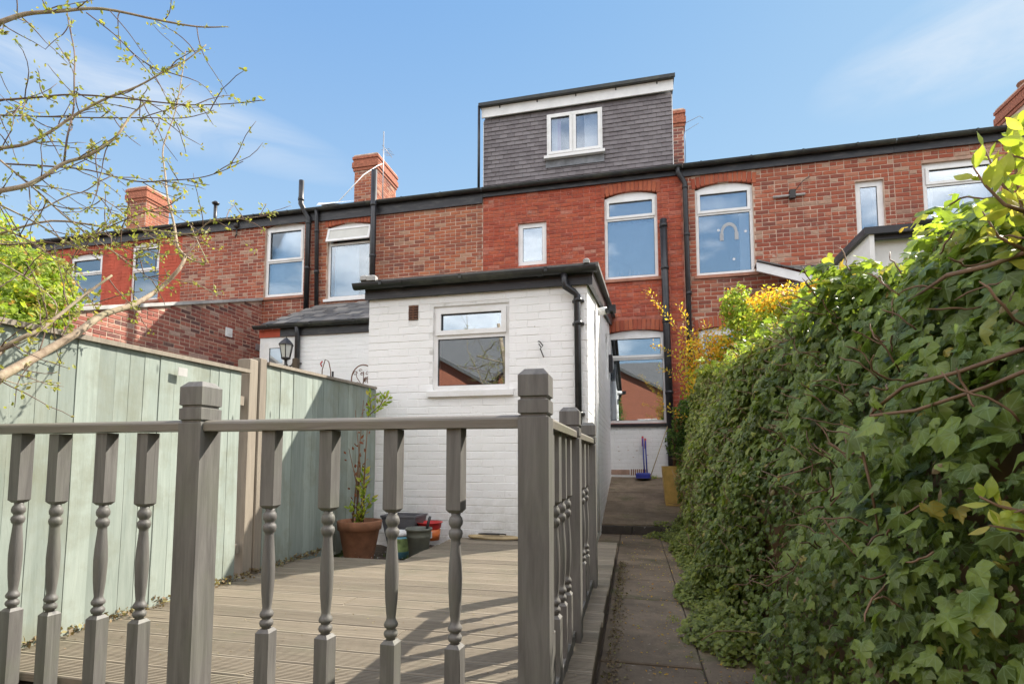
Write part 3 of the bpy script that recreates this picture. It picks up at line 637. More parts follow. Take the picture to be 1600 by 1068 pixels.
chimney(-7.22, -6.56, 12.5, 13.65, 6.2, 8.15, 'stepped brick chimney with an aerial, above the open sash window', 'brick_orange', 1)
chimney(-14.75, -14.06, 12.5, 13.3, 6.2, 8.12, 'plain brick chimney at the left, behind the budding twigs', 'brick_orange', 0)
chimney(1.02, 1.27, 12.6, 13.2, 6.0, 8.25, 'slim brick chimney stack poking out right of the dormer', 'brick_side', 0)
chimney(8.12, 8.9, 12.6, 13.6, 6.0, 7.85, 'chimney with several corbelled courses at the right edge of the sky', 'brick_side', 2)
ae = thing('television_aerial', 'thin aerial pole with a white cable by the stepped chimney', 'aerial', (-5.95, 12.4, 6.6))
MB().tube([(-6.28, 12.3, 6.4), (-6.28, 12.3, 8.6)], .014, 6).build('mast', M['grey_metal'], ae)
MB().tube([(-6.30, 12.27, 7.7), (-6.28, 12.0, 7.5), (-6.40, 11.5, 7.0), (-6.5, 10.6, 5.9)], .012, 5).build('cable', M['white_metal'], ae)
m = MB()
for i in range(5): m.tube([(-6.30 - .12 - i * .0, 12.6 + i * .07 - .15, 8.2), (-6.30 + .12, 12.6 + i * .07 - .15, 8.2)], .005, 4)
m.tube([(-6.29, 12.25, 8.2), (-6.30, 12.85, 8.2)], .008, 4); m.build('antenna', M['grey_metal'], ae)
ae = thing('television_aerial', 'small bent aerial beside the slim chimney right of the dormer', 'aerial', (1.4, 12.6, 7.8))
MB().tube([(1.30, 12.6, 6.9), (1.30, 12.6, 7.95)], .006, 5).build('mast', M['iron'], ae); MB().tube([(1.30, 12.6, 7.9), (1.62, 12.5, 7.97), (1.70, 12.5, 7.9)], .006, 4).tube([(1.30, 12.6, 7.7), (1.6, 12.5, 7.8)], .005, 4).build('antenna', M['grey_metal'], ae)
ae = thing('vent_cowl', 'short black vent post standing on the roof line right of the left chimney', 'vent', (-9.6, 10.4, 5.5))
MB().tube([(-9.75, 10.5, 5.4), (-9.75, 10.5, 6.15)], .04, 8).build('post', M['black_plastic'], ae); MB().lathe([(.07, 0), (.09, .03), (.03, .08)], (-9.75, 10.5, 6.13), 10).build('cap', M['black_plastic'], ae)
# ------------------------------------------------------------ dormer
YD = 10.2
d = thing('roof_dormer', 'grey tile hung loft dormer with a white window on the middle house roof', 'dormer', (-1.05, YD, 5.5))
dx0, dx1, dz0, dz1 = -2.93, .82, 5.47, 7.30
slab(d, 'wall', 'lead', 'Y', YD + .005, .1, dx0 + .02, dx1 - .02, dz0, dz1 - .04, [(-1.60, -.50, 6.04, 6.92)]); MB().box(dx0 + .02, dx1 - .02, YD + .72, 13.5, dz0, dz1 - .04).box(dx0 + .02, dx0 + .1, YD + .11, YD + .72, dz0, dz1 - .04).box(dx1 - .1, dx1 - .02, YD + .11, YD + .72, dz0, dz1 - .04).build('dormer_core', M['lead'], d)
# opening is dressed by the window frame standing proud of tiles
hole = (-1.60, -.50, 6.04, 6.92)
rows = 17; ch = (dz1 - .27 - dz0 - .06) / rows; tiles = []
for r in range(rows):
    z = dz0 + .06 + r * ch; w = .165; x = dx0 - (w / 2 if r % 2 else 0)
    while x < dx1:
        a, b = max(x, dx0), min(x + w, dx1)
        zc = z + ch / 2
        if b - a > .03:
            if hole[2] - .08 < zc < hole[3] + .02:
                if b > hole[0] and a < hole[1]:
                    if a < hole[0] - .03: tiles.append((a, hole[0], z))
                    if b > hole[1] + .03: tiles.append((hole[1], b, z))
                else: tiles.append((a, b, z))
            else: tiles.append((a, b, z))
        x += w
od = ORI[d]; TM = {}
cheap = MB()
for i, (a, b, z) in enumerate(tiles):
    w = round((b - a - .003) / .005) * .005; k = R.randrange(5)
    if (w, k) not in TM:
        q = MB(); q.add([(-w / 2, -.030, 0), (w / 2, -.030, 0), (w / 2, -.018, 0), (-w / 2, -.018, 0), (-w / 2, -.012, ch + .02), (w / 2, -.012, ch + .02), (w / 2, 0, ch + .02), (-w / 2, 0, ch + .02)], [(0, 3, 2, 1), (4, 5, 6, 7), (0, 1, 5, 4), (1, 2, 6, 5), (2, 3, 7, 6), (3, 0, 4, 7)], tint=(k + .5) / 5); TM[(w, k)] = (q, q.mesh('tile', M['dormer_tile']))
    c = ((a + b) / 2, YD + R.uniform(-.003, .002), z + R.uniform(-.002, .002))
    if i % 4 != 3 or len(tiles) <= 300:
        if i * 3 // 4 < 300:
            o = bpy.data.objects.new('tile', TM[(w, k)][1]); C.objects.link(o); o.parent = d; o.location = Vector(c) - od; continue
    cheap.add([(x + c[0], y + c[1], zz + c[2]) for x, y, zz in TM[(w, k)][0].v], TM[(w, k)][0].f, (k + .5) / 5)
if cheap.f: cheap.build('tile_field', M['dormer_tile'], d, kind='stuff')
fw_ = MB()   # window of the dormer
window(d, hole[0], hole[1], hole[2], hole[3], YD - .10, mullion=(hole[0] + hole[1]) / 2 - .03, curtains=[(-1.52, -1.40, 'curtain_white', 6.06, 6.9), (-1.40, -1.33, 'curtain_pink', 6.06, 6.9), (-.86, -.58, 'curtain_white', 6.06, 6.9)], gl='glass_clear', sill='upvc', fw=.05, inset=.03)
MB().box(hole[0] - .03, hole[1] + .03, YD - .045, YD - .032, hole[2] - .22, hole[2] - .07).build('apron', M['lead'], d)
MB().box(dx0 - .03, dx1 + .03, YD - .10, YD - .07, dz1 - .26, dz1 - .05).build('fascia', M['white_metal'], d)
m = MB()
for i in range(5): x = dx0 + .35 + i * .78; m.box(x, x + .02, YD - .115, YD - .10, dz1 - .10, dz1 - .055)
m.build('gutter_bracket', M['black_plastic'], d)
MB().box(dx0 - .06, dx1 + .05, YD - .15, 13.6, dz1 - .04, dz1 + .0).build('roof', M['slate'], d)
MB().box(dx0 - .075, dx1 + .06, YD - .19, YD - .15, dz1 - .055, dz1 + .01).build('gutter', M['gutter_plastic'], d)
m = MB(); m.tube([(dx0 - .07, YD - .15, dz1 - .03), (dx0 - .07, YD - .15, 5.45)], .028, 8).build('downpipe', M['black_plastic'], d)
m = MB().box(dx0 - .012, dx0 - .002, YD - .035, YD + .0, dz0, dz1 - .3).box(dx1 + .002, dx1 + .012, YD - .035, YD + .0, dz0, dz1 - .3); m.build('corner_trim', M['white_metal'], d)
# ------------------------------------------------------------ rear extension (white painted)
E0, E1, EY = -2.68, -.415, 5.0
ext = thing('rear_extension', 'white painted brick rear extension with a black gutter and a two part window', 'house extension', (-1.5, EY, -.9))
ew = (-1.965, -1.175, .69, 1.545)
slab(ext, 'front_wall', 'joint_paint', 'Y', EY, .22, E0, E1, -.95, 1.70, [ew])
brickwork(ext, 'Y', EY, E0, E1 + .004, -.90, 1.66, [ew], 'white_paint', joint=.0022, proud=.001, jitter=.0007, limit=300, bond=0, skips=[(-2.235, -2.13, 1.42, 1.575)])
rooftop = lambda y: 1.74 + (y - EY) * .17
slab(ext, 'side_wall', 'joint_paint', 'X', E1, .2, EY + .22, YF - .002, -.95, 2.5, [(8.5, 9.2, 1.35, 2.05)], top=rooftop)
brickwork(ext, 'X', E1, EY, YF - .01, -.90, 2.6, [(8.5, 9.2, 1.35, 2.05)], 'white_paint', joint=.0022, proud=.001, jitter=.0007, limit=300, bond=0, top=lambda y: rooftop(y) - .03)
slab(ext, 'side_wall', 'joint_paint', 'X', E0 + .2, .2, EY + .22, YF - .002, -.95, 2.5, [], top=rooftop)
w_ = window(ext, ew[0], ew[1], ew[2], ew[3], EY, transom=1.235, fw=.045, inset=.02, sill='upvc', gl='glass')
m = MB(); m.box(8.5, 8.56, E1 - .05, E1 - .01, 1.35, 2.05)
# side window: frame and pane facing the path
m = MB(); xx0, xx1 = E1 - .07, E1 - .01
m.box(xx0, xx1, 8.5, 8.55, 1.35, 2.05).box(xx0, xx1, 9.15, 9.2, 1.35, 2.05).box(xx0, xx1, 8.55, 9.15, 1.35, 1.4).box(xx0, xx1, 8.55, 9.15, 2.0, 2.05)
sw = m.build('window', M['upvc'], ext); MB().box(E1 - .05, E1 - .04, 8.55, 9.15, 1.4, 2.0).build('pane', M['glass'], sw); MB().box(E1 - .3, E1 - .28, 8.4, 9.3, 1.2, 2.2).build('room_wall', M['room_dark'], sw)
# roof: slabs of felt, fascia and gutter
m = MB(); m.add([(E0 - .05, EY - .10, 1.80), (E1 + .12, EY - .10, 1.80), (E1 + .12, YF - .01, rooftop(YF) + .06), (E0 - .05, YF - .01, rooftop(YF) + .06), (E0 - .05, EY - .10, 1.84), (E1 + .12, EY - .10, 1.84), (E1 + .12, YF - .01, rooftop(YF) + .11), (E0 - .05, YF - .01, rooftop(YF) + .11)], [(0, 3, 2, 1), (4, 5, 6, 7), (0, 1, 5, 4), (1, 2, 6, 5), (2, 3, 7, 6), (3, 0, 4, 7)]); m.build('roof', M['slate'], ext)
MB().box(E0 - .03, E1 + .02, EY - .045, EY - .014, 1.655, 1.795).build('fascia', M['fascia_paint'], ext)
gutter(ext, E0 - .12, E1 + .10, EY - .105, 1.795, .052)
m = MB(); m.add([(E1 + .022, EY - .05, 1.64), (E1 + .06, EY - .05, 1.64), (E1 + .06, YF - .02, rooftop(YF) - .08), (E1 + .022, YF - .02, rooftop(YF) - .08), (E1 + .022, EY - .05, 1.79), (E1 + .06, EY - .05, 1.79), (E1 + .06, YF - .02, rooftop(YF) + .05), (E1 + .022, YF - .02, rooftop(YF) + .05)], [(0, 3, 2, 1), (4, 5, 6, 7), (0, 1, 5, 4), (1, 2, 6, 5), (2, 3, 7, 6), (3, 0, 4, 7)]); m.build('bargeboard', M['fascia_paint'], ext)
m = MB(); 
for (x, z, s) in ((E0 - .05, 1.87, .05), (E0 + .02, 1.86, .06), (E1 - .02, 1.86, .035)): m.cbox(x, x + s * 1.7, EY - .13, EY - .05, z - .03, z + s * .45, .012)
m.build('mortar_bedding', M['roof_flash'], ext)
px_ = E1 - .20
pipe(ext, [(px_, EY - .105, 1.745), (px_, EY - .105, 1.66), (px_ + .005, EY - .10, 1.63), (px_ + .08, EY - .06, 1.585), (px_ + .115, EY - .05, 1.55), (px_ + .12, EY - .045, -.80)], .032, clips=[(px_ + .12, EY - .045, 1.50), (px_ + .12, EY - .045, 1.28), (px_ + .12, EY - .045, .42)])
# vent grille
m = MB(); m.box(-2.235, -2.13, EY + .0, EY + .02, 1.42, 1.575)
for i in range(6): m.box(-2.232, -2.133, EY - .012, EY - .002, 1.425 + i * .026, 1.437 + i * .026)
m.box(-2.187, -2.178, EY - .014, EY - .002, 1.422, 1.573); m.build('vent_grille', M['rust'], ext)
MB().box(-2.225, -2.14, EY - .001, EY + .001, 1.43, 1.565).build('vent_opening', M['room_dark'], ext)
hk = thing('wall_hook', 'small rusty hook hanging on the white wall right of the extension window', 'hook', at(845, 545, Y=EY - .03))
a = at(841, 533, Y=EY - .03); MB().tube([a, a + Vector((.02, -.03, -.01)), a + Vector((.05, -.03, -.05)), a + Vector((.035, -.03, -.07)), a + Vector((.01, -.02, -.03))], .006, 6).tube([a + Vector((.02, -.01, -.07)), a + Vector((.055, -.02, -.16))], .006, 6).build('wire', M['iron'], hk)
# camera/flood light on the side wall
fl = thing('security_light', 'white security light with black head on the extension side wall', 'light', (-.40, 6.3, 1.65))
MB().tube([(E1, 6.2, 1.72), (E1 + .13, 6.15, 1.72)], .045, 12).build('arm', M['white_metal'], fl); MB().box(E1, E1 + .02, 6.1, 6.28, 1.62, 1.80).build('wall_plate', M['white_metal'], fl)
MB().tube([(E1 + .13, 6.15, 1.72), (E1 + .20, 6.12, 1.70)], .035, 10).box(E1 + .16, E1 + .24, 6.06, 6.18, 1.69, 1.76).build('head', M['black_plastic'], fl)
MB().tube([(E1 + .02, 5.95, 1.68), (E1 + .02, 5.95, -.80)], .02, 8).build('waste_pipe', M['white_metal'], fl)
bx = thing('meter_box', 'dark bracket on the painted side wall by the back window', 'box', (E1, 9.5, 1.7)); MB().cbox(E1 + .005, E1 + .07, 9.45, 9.65, 1.55, 1.85, .01).build('case', M['black_plastic'], bx); MB().cbox(E1 + .07, E1 + .09, 9.5, 9.6, 1.60, 1.80, .008).build('cover', M['grey_metal'], bx)
# ------------------------------------------------------------ left neighbour's outbuildings
n1 = thing('slate_roofed_extension', 'low white walled extension with slate lean-to roof behind the green fence', 'house extension', (-5.6, 8.3, -.8))
CY = 8.3
slab(n1, 'wall', 'joint_paint', 'Y', CY, .2, -6.62, -4.0, -.8, 2.20, [(-6.50, -6.02, 1.60, 2.12)])
brickwork(n1, 'Y', CY, -5.78, -4.0, -.8, 2.20, [], 'white_paint', joint=.0022, proud=.001, jitter=.0007, limit=200, bond=0, visible=lambda x, y: y < 600 and x < 580)
window(n1, -6.50, -6.02, 1.62, 2.10, CY, fw=.10, inset=-.03, gl='glass', sill=None)
MB().box(-6.60, -5.80, CY - .012, CY - .004, .6, 2.19).build('white_panel', M['white_metal'], n1)
MB().box(-6.62, -6.18, CY - .03, CY - .014, 2.20, 2.34).build('red_lintel', M['red_render'], n1)
MB().box(-6.18, -4.0, CY - .04, CY - .01, 2.20, 2.36).build('fascia', M['fascia_paint'], n1)
gutter(n1, -6.68, -4.0, CY - .10, 2.39, .055)
pipe(n1, [(-5.80, CY - .10, 2.35), (-5.80, CY - .07, 2.22), (-5.80, CY - .06, -.7)], .045, clips=[(-5.80, CY - .06, 1.7)])
so_ = ORI[n1]; rowsN = 9; sl_len = math.hypot(YF - CY, .85); slope = math.atan2(.85, YF - CY + .1)
MB().prism([(CY - .06, 2.40), (YF - .01, 3.22), (YF - .01, 3.16), (CY - .06, 2.34)], -6.55, -4.0, 'x').build('roof_boarding', M['fascia_paint'], n1)
SM = []
for k in range(6):
    q = MB(); q.add([(-.12, 0, 0), (.12, 0, 0), (.12, .26, 0), (-.12, .26, 0), (-.12 + R.uniform(0, .01), -.004, .012), (.12 - R.uniform(0, .01), R.uniform(-.006, .004), .012), (.12, .26, .006), (-.12, .26, .006)], [(0, 3, 2, 1), (4, 5, 6, 7), (0, 1, 5, 4), (1, 2, 6, 5), (2, 3, 7, 6), (3, 0, 4, 7)], tint=(k + .5) / 6); SM.append(q.mesh('slate', M['slate']))
for r in range(rowsN):
    t_ = r / rowsN; y = CY - .09 + (YF - CY) * t_ * .97; z = 2.42 + .82 * t_
    for i in range(11):
        x = -6.42 + i * .245 + (.12 if r % 2 else 0)
        o = bpy.data.objects.new('slate', SM[R.randrange(6)]); C.objects.link(o); o.parent = n1; o.location = Vector((x, y + R.uniform(-.008, .008), z)) - so_; o.rotation_euler = (slope + .05 + R.uniform(-.02, .03), R.uniform(-.02, .02), R.uniform(-.02, .02))
ln = thing('wall_lantern', 'black carriage lantern on its bracket in front of the small white window', 'lantern', (-4.9, 6.6, .9))
lp = at(447, 548, Y=6.8)
MB().lathe([(.002, .24), (.006, .20), (.02, .19), (.075, .14), (.11, .10), (.115, .085)], lp, 6, smooth=False).build('cap', M['iron'], ln)
MB().lathe([(.095, .083), (.06, -.10)], lp, 6, smooth=False).build('glass', M['lamp_glass'], ln)
m = MB()
for k in range(6):
    a = 2 * math.pi * k / 6; m.tube([lp + Vector((.097 * math.cos(a), .097 * math.sin(a), .085)), lp + Vector((.062 * math.cos(a), .062 * math.sin(a), -.10))], .007, 4)
m.lathe([(.066, -.10), (.066, -.12), (.02, -.14), (.02, -.20), (.035, -.21)], lp, 8); m.tube([lp + Vector((0, 0, -.18)), lp + Vector((.04, .0, -.24)), lp + Vector((.11, 0, -.22)), lp + Vector((.14, 0, -.14)), lp + Vector((.16, 0, -.2)), lp + Vector((.16, .0, -.35))], .016, 6); m.build('bracket', M['iron'], ln)
tag(MB().cbox(lp.x + .13, lp.x + .21, lp.y - .04, lp.y + .04, -.9, lp.z - .12, .01).build('lantern_post', M['dark_timber']), 'dark timber post holding the carriage lantern behind the fence', 'post')
# side wall of house B's extension
sx = -7.96
n2 = thing('brick_lean_to', 'dark brick side wall of the neighbouring lean-to beyond the fence', 'house extension', (sx, 7, -.8))
topB = lambda y: 3.50 - (YF - y) * .335
slab(n2, 'wall', 'mortar_pale', 'X', sx, .22, 5.4, YF - .003, -.8, 4, [], top=topB)
brickwork(n2, 'X', sx, 5.4, YF - .01, -.8, 3.6, [], 'brick_side', top=lambda y: topB(y) - .02, limit=300, visible=lambda x, y: y < 600)
m = MB(); m.add([(sx - .3, 5.3, topB(5.3)), (sx + .06, 5.3, topB(5.3)), (sx + .06, YF, topB(YF)), (sx - .3, YF, topB(YF)), (sx - .3, 5.3, topB(5.3) + .06), (sx + .06, 5.3, topB(5.3) + .06), (sx + .06, YF, topB(YF) + .06), (sx - .3, YF, topB(YF) + .06)], [(0, 3, 2, 1), (4, 5, 6, 7), (0, 1, 5, 4), (1, 2, 6, 5), (2, 3, 7, 6), (3, 0, 4, 7)]); m.build('coping', M['roof_flash'], n2)
MB().box(sx - 2.5, sx - .3, 5.4, YF - .01, -.8, 1.6).build('outhouse', M['brick_far'], n2)
v = at(356, 519, X=sx); MB().cbox(sx + .008, sx + .04, v.y - .09, v.y + .09, v.z - .09, v.z + .09, .01).box(sx + .04, sx + .05, v.y - .04, v.y + .04, v.z - .04, v.z + .04).build('vent_cover', M['white_metal'], n2)
v = at(403, 542, X=sx); MB().box(sx + .008, sx + .03, v.y - .09, v.y + .05, v.z - .08, v.z + .06).build('vent_cover', M['grey_metal'], n2)
v = at(358, 578, X=-7.6); tag(MB().box(-7.9, -7.5, v.y - .6, v.y + .4, v.z - .8, v.z + .02).build('white_ledge', M['white_metal']), 'white ledge just showing above the fence beside its brown post', 'ledge')
# further garden wall at left
n3 = thing('garden_wall', 'sunlit brick garden wall farther left behind the branches', 'wall', (-11.5, 7, -.8))
slab(n3, 'wall', 'mortar_pale', 'Y', 8.6, .22, -17, -8.3, -.8, 2.55, []); brickwork(n3, 'Y', 8.6, -17, -8.3, -.8, 2.5, [], 'brick_orange', limit=200, visible=lambda x, y: y < 560)
MB().box(-17, -8.3, 8.54, 8.85, 2.55, 2.62).build('coping', M['roof_flash'], n3)
# ornaments beyond the fence
og = thing('iron_garden_screen', 'rusty iron garden screen with round arched top and scroll leaves', 'garden screen', at(563, 640, Y=6.3))
ctr = at(567, 592, Y=6.3); rr = .165; m = MB(); pts = [ctr + Vector((-rr * math.cos(a), 0, rr * 1.15 * math.sin(a))) for a in [math.pi * k / 16 for k in range(17)]]
pts = [ctr + Vector((-rr, 0, -.5))] + pts + [ctr + Vector((rr, 0, -.5))]; m.tube(pts, .008, 6); m.build('arch_frame', M['rust'], og)
m = MB()
for k in range(12):
    c0 = ctr + Vector((R.uniform(-.12, .12), 0, R.uniform(-.12, .12))); rad = R.uniform(.02, .045); m.tube([c0 + Vector((rad * (1 - q / 14) * math.cos(q * .6), 0, rad * (1 - q / 14) * math.sin(q * .6))) for q in range(11)], .004, 4)
m.tube([ctr + Vector((0, 0, -.4)), ctr + Vector((.01, 0, .1))], .005, 5).tube([ctr + Vector((0, 0, -.1)), ctr + Vector((-.09, 0, .03)), ctr + Vector((-.1, 0, .1))], .005, 5).tube([ctr + Vector((0, 0, -.05)), ctr + Vector((.09, 0, .05)), ctr + Vector((.1, 0, .12))], .005, 5); m.build('scrollwork', M['rust'], og)
hb = thing('shepherd_hook', 'thin bent garden hook with red handle standing behind the fence', 'garden hook', at(510, 640, Y=6.0)); a = at(506, 565, Y=6.0)
MB().tube([a + Vector((-.03, 0, -.6)), a + Vector((-.02, 0, -.1)), a + Vector((.02, 0, .03)), a + Vector((.07, 0, .0)), a + Vector((.10, 0, -.12)), a + Vector((.11, 0, -.6))], .006, 6).build('wire', M['rust'], hb)
MB().tube([a + Vector((-.02, 0, .01)), a + Vector((-.045, 0, -.02)), a + Vector((-.03, 0, -.06))], .009, 6).build('handle', M['handle_red'], hb)
MB().tube([a + Vector((.13, 0, -.6)), a + Vector((.13, 0, -.13))], .013, 6).build('stake', M['iron'], hb)
# ------------------------------------------------------------ right neighbour's extension
n4 = thing('neighbour_extension', 'neighbouring extension with white edge boards and black flat roof above the ivy', 'house extension', (3.2, 6, -.8))
NX = 1.98
slab(n4, 'side_wall', 'brick_far', 'X', NX + .20, .2, 5.2, 8.4, -.8, 1.86, []); slab(n4, 'front_wall', 'white_metal', 'Y', 5.0, .2, NX + .02, 6.5, -.8, 1.86, [])
MB().box(NX - .02, NX + .015, 4.9, 8.7, 1.60, 1.88).build('bargeboard', M['white_metal'], n4); MB().box(NX + .015, 6.5, 4.93, 4.96, 1.845, 1.88).build('fascia', M['fascia_paint'], n4)
MB().box(NX - .06, 6.5, 4.88, 8.75, 1.88, 1.94).build('roof', M['fascia_paint'], n4); gutter(n4, NX + .3, 6.5, 4.85, 1.93, .04)
slab(n4, 'rear_wall', 'brick_far', 'Y', 8.8, .2, 2.2, 6.5, -.8, 2.4, [])
n5 = thing('slate_canopy', 'small slate lean-to with a white board between the tall window and the white edged roof', 'porch', (2.6, 9.5, 2))
a = at(1183, 423, Y=9.3); b = at(1278, 446, Y=9.3)
dv = b - a
m = MB(); th = Vector((0, 0, .15)); bk = Vector((0, .04, 0)); m.add([a, b, b + bk, a + bk, a + th, b + th, b + bk + th, a + bk + th], [(0, 1, 5, 4), (1, 2, 6, 5), (2, 3, 7, 6), (3, 0, 4, 7), (4, 5, 6, 7), (0, 3, 2, 1)]); m.build('bargeboard', M['white_metal'], n5)
m = MB(); o5 = ORI[n5]
A = a + Vector((0, -.03, .17)); B = b + Vector((.4, -.03, .08)); A2 = Vector((A.x + .1, YF - .02, A.z + .12)); B2 = Vector((B.x + .1, YF - .02, B.z + .50))
for i in range(5):
    for j in range(7):
        f0, f1 = i / 5, (i + 1) / 5; g0, g1 = j / 7, (j + 1) / 7 - .008
        def bil(s_, t_): return (A.lerp(B, s_)).lerp(A2.lerp(B2, s_), t_)
        e = Vector((0, 0, .012)); up_ = Vector((0, 0, -.01))
        q = MB(); q.add([bil(g0, f0) + e, bil(g1, f0) + e, bil(g1, f1) + up_, bil(g0, f1) + up_, bil(g0, f0) - e, bil(g1, f0) - e, bil(g1, f1) - e * 2, bil(g0, f1) - e * 2], [(0, 1, 2, 3), (4, 7, 6, 5), (4, 5, 1, 0), (5, 6, 2, 1), (6, 7, 3, 2), (7, 4, 0, 3)], tint=R.random()); q.build('slate', M['slate'], n5)
MB().box(a.x, b.x + .3, 9.5, 9.6, -.7, b.z + .02).build('wall', M['brick_far'], n5)
c = at(1238, 455, Y=9.0); tag(MB().lathe([(.09, -.5), (.095, 0), (.11, .02), (.11, .10), (.09, .12)], c, 14).build('flue_terminal', M['black_plastic']), 'round black flue pipe under the white board on the right', 'flue')
br = thing('wall_bracket', 'weathered white bar with a metal clip fixed high on the right hand brick wall', 'bracket', at(1235, 303, Y=YF))
a = at(1208, 308, Y=YF - .04); b = at(1258, 303, Y=YF - .04); MB().tube([a, b], .022, 6).build('bar', M['roof_flash'], br); c = at(1238, 303, Y=YF - .06); MB().cbox(c.x - .05, c.x + .05, YF - .09, YF - .02, c.z - .08, c.z + .08, .01).tube([c, c + Vector((.18, 0, .22)), c + Vector((.3, .03, .3))], .007, 5).build('clip', M['iron'], br)
br = thing('wall_bracket', 'small dark lamp bracket on the brickwork left of the sash window with the blind', 'bracket', at(370, 350, Y=YF)); c = at(370, 353, Y=YF - .05)
MB().lathe([(.02, -.05), (.07, -.03), (.06, .05), (.02, .08)], c, 10).tube([c, c + Vector((.0, .0, -.2)), c + Vector((-.03, 0, -.25))], .018, 6).build('hook', M['iron'], br)
# ------------------------------------------------------------ green fence
fence = thing('timber_fence', 'pale green painted timber fence of upright boards along the left', 'fence', (-2.5, 3, -.85))
def fx(y): return -2.38 - .055 * (y - 1.5)
def ftop(y): return (.52 + .028 * (y - 1.5)) if y < 3.05 else .645 + .035 * (y - 3.1)
y = .55; o = ORI[fence]
while y < 4.93:
    w = R.uniform(.072, .098)
    if 2.98 < y + w and y < 3.16: y = 3.165; continue
    x = fx(y) + R.uniform(-.002, .002); z1 = ftop(y) + R.uniform(-.004, .004); zb = -.80 + R.uniform(-.02, .02) + .03 * math.sin(y * 3)
    m = MB(); n = 7; th = .010; vs_ = []; warp = R.uniform(-.0012, .0012)
    for i in range(n + 1):
        zz = zb + (z1 - zb) * i / n; s = .002 * math.sin(i * 1.3 + y * 2) + warp * (i / n) ** 2
        vs_ += [(x + .010 + s, y, zz), (x + .003 + s, y + w + .012, zz), (x - th + s, y + w + .012, zz), (x - th + s, y, zz)]
    f = [tuple(reversed((0, 1, 2, 3))), (n * 4, n * 4 + 1, n * 4 + 2, n * 4 + 3)]
    for i in range(n):
        for k in range(4): f.append((i * 4 + k, i * 4 + (k + 1) % 4, i * 4 + 4 + (k + 1) % 4, i * 4 + 4 + k))
    m.add(vs_, f, tint=R.random()); m.build('board', M['fence_green'], fence); y += w
for (ya, yb) in ((.5, 2.98), (3.165, 4.93)):
    m = MB(); v0 = [(fx(yy) + dx, yy, ftop(yy) + dz) for yy in (ya, yb) for dx, dz in ((-.03, .0), (.03, .0), (.03, .022), (-.03, .022))]
    m.add(v0, [(0, 1, 2, 3), (7, 6, 5, 4), (0, 4, 5, 1), (1, 5, 6, 2), (2, 6, 7, 3), (3, 7, 4, 0)]); m.build('capping', M['fence_brown'], fence)
m = MB()
for (ya, yb) in ((.5, 2.98), (3.165, 4.93)):
    for zz in (-.6, .35): m.add([(fx(yy) - .04 + dx, yy, zz + dz) for yy in (ya, yb) for dx, dz in ((-.03, 0), (.02, 0), (.02, .06), (-.03, .06))], [(0, 1, 2, 3), (7, 6, 5, 4), (0, 4, 5, 1), (1, 5, 6, 2), (2, 6, 7, 3), (3, 7, 4, 0)])
m.build('rail', M['fence_brown'], fence)
MB().cbox(-2.56, -2.465, 3.00, 3.085, -.9, .665, .005, tint=.8).build('post', M['fence_brown'], fence)
MB().cbox(-2.545, -2.455, 3.088, 3.16, -.9, .685, .005, tint=.4).build('post', M['fence_brown'], fence)
MB().cbox(-2.66, -2.59, 4.93, 4.99, -.9, .70, .005, tint=.2).build('post', M['dark_timber'], fence)
MB().box(fx(1.9) + .017, fx(1.9) + .019, 2.36, 2.42, .45, .495).build('paper_scrap', M['roof_flash'], fence)
# ------------------------------------------------------------ deck
DZ = -.75
deck = thing('timber_deck', 'weathered grooved timber deck in front of the white extension', 'decking', (-1.3, 3, -.93))
def board_prof(y0, y1, z1):
    p = [(y0, z1 - .028), (y0, z1 - .004), (y0 + .004, z1)]; g = 11; w = (y1 - y0 - .02) / g
    for i in range(g):
        a = y0 + .01 + i * w; p += [(a + w * .25, z1), (a + w * .32, z1 - .008), (a + w * .68, z1 - .008), (a + w * .75, z1)]
    p += [(y1 - .004, z1), (y1, z1 - .004), (y1, z1 - .028)]; return p
y = 1.50; i = 0
while y < 4.93:
    w = .142; y1 = min(y + w, 4.97); yc = (y + y1) / 2
    left = -2.44 - .02 * (yc - 1.4) if yc < 3.78 else -1.70
    if 3.55 < yc < 3.78: left = -2.40
    segs = [(left + R.uniform(-.015, .015), -.157)]
    if left < -2 and i % 3 == 1: c_ = R.uniform(-1.6, -.7); segs = [(left, c_ - .0015), (c_ + .0015, -.157)]
    for a, b in segs:
        dz = R.uniform(-.002, .002); MB().prism(board_prof(y, y1, DZ + dz), a, b + R.uniform(-.004, .004), 'x', tint=R.random()).build('deck_board', M['deck_timber'], deck)
    y += w + .009; i += 1
MB().box(-.205, -.175, 1.3, 4.97, -.92, DZ - .03).build('joist', M['dark_timber'], deck); MB().box(-2.45, -2.41, 1.3, 3.75, -.9, DZ - .03).build('joist', M['dark_timber'], deck)
MB().box(-2.4, -1.68, 3.74, 3.78, -.9, DZ - .03).build('joist', M['dark_timber'], deck); MB().box(-1.70, -1.66, 3.78, 4.97, -.9, DZ - .03).build('joist', M['dark_timber'], deck)
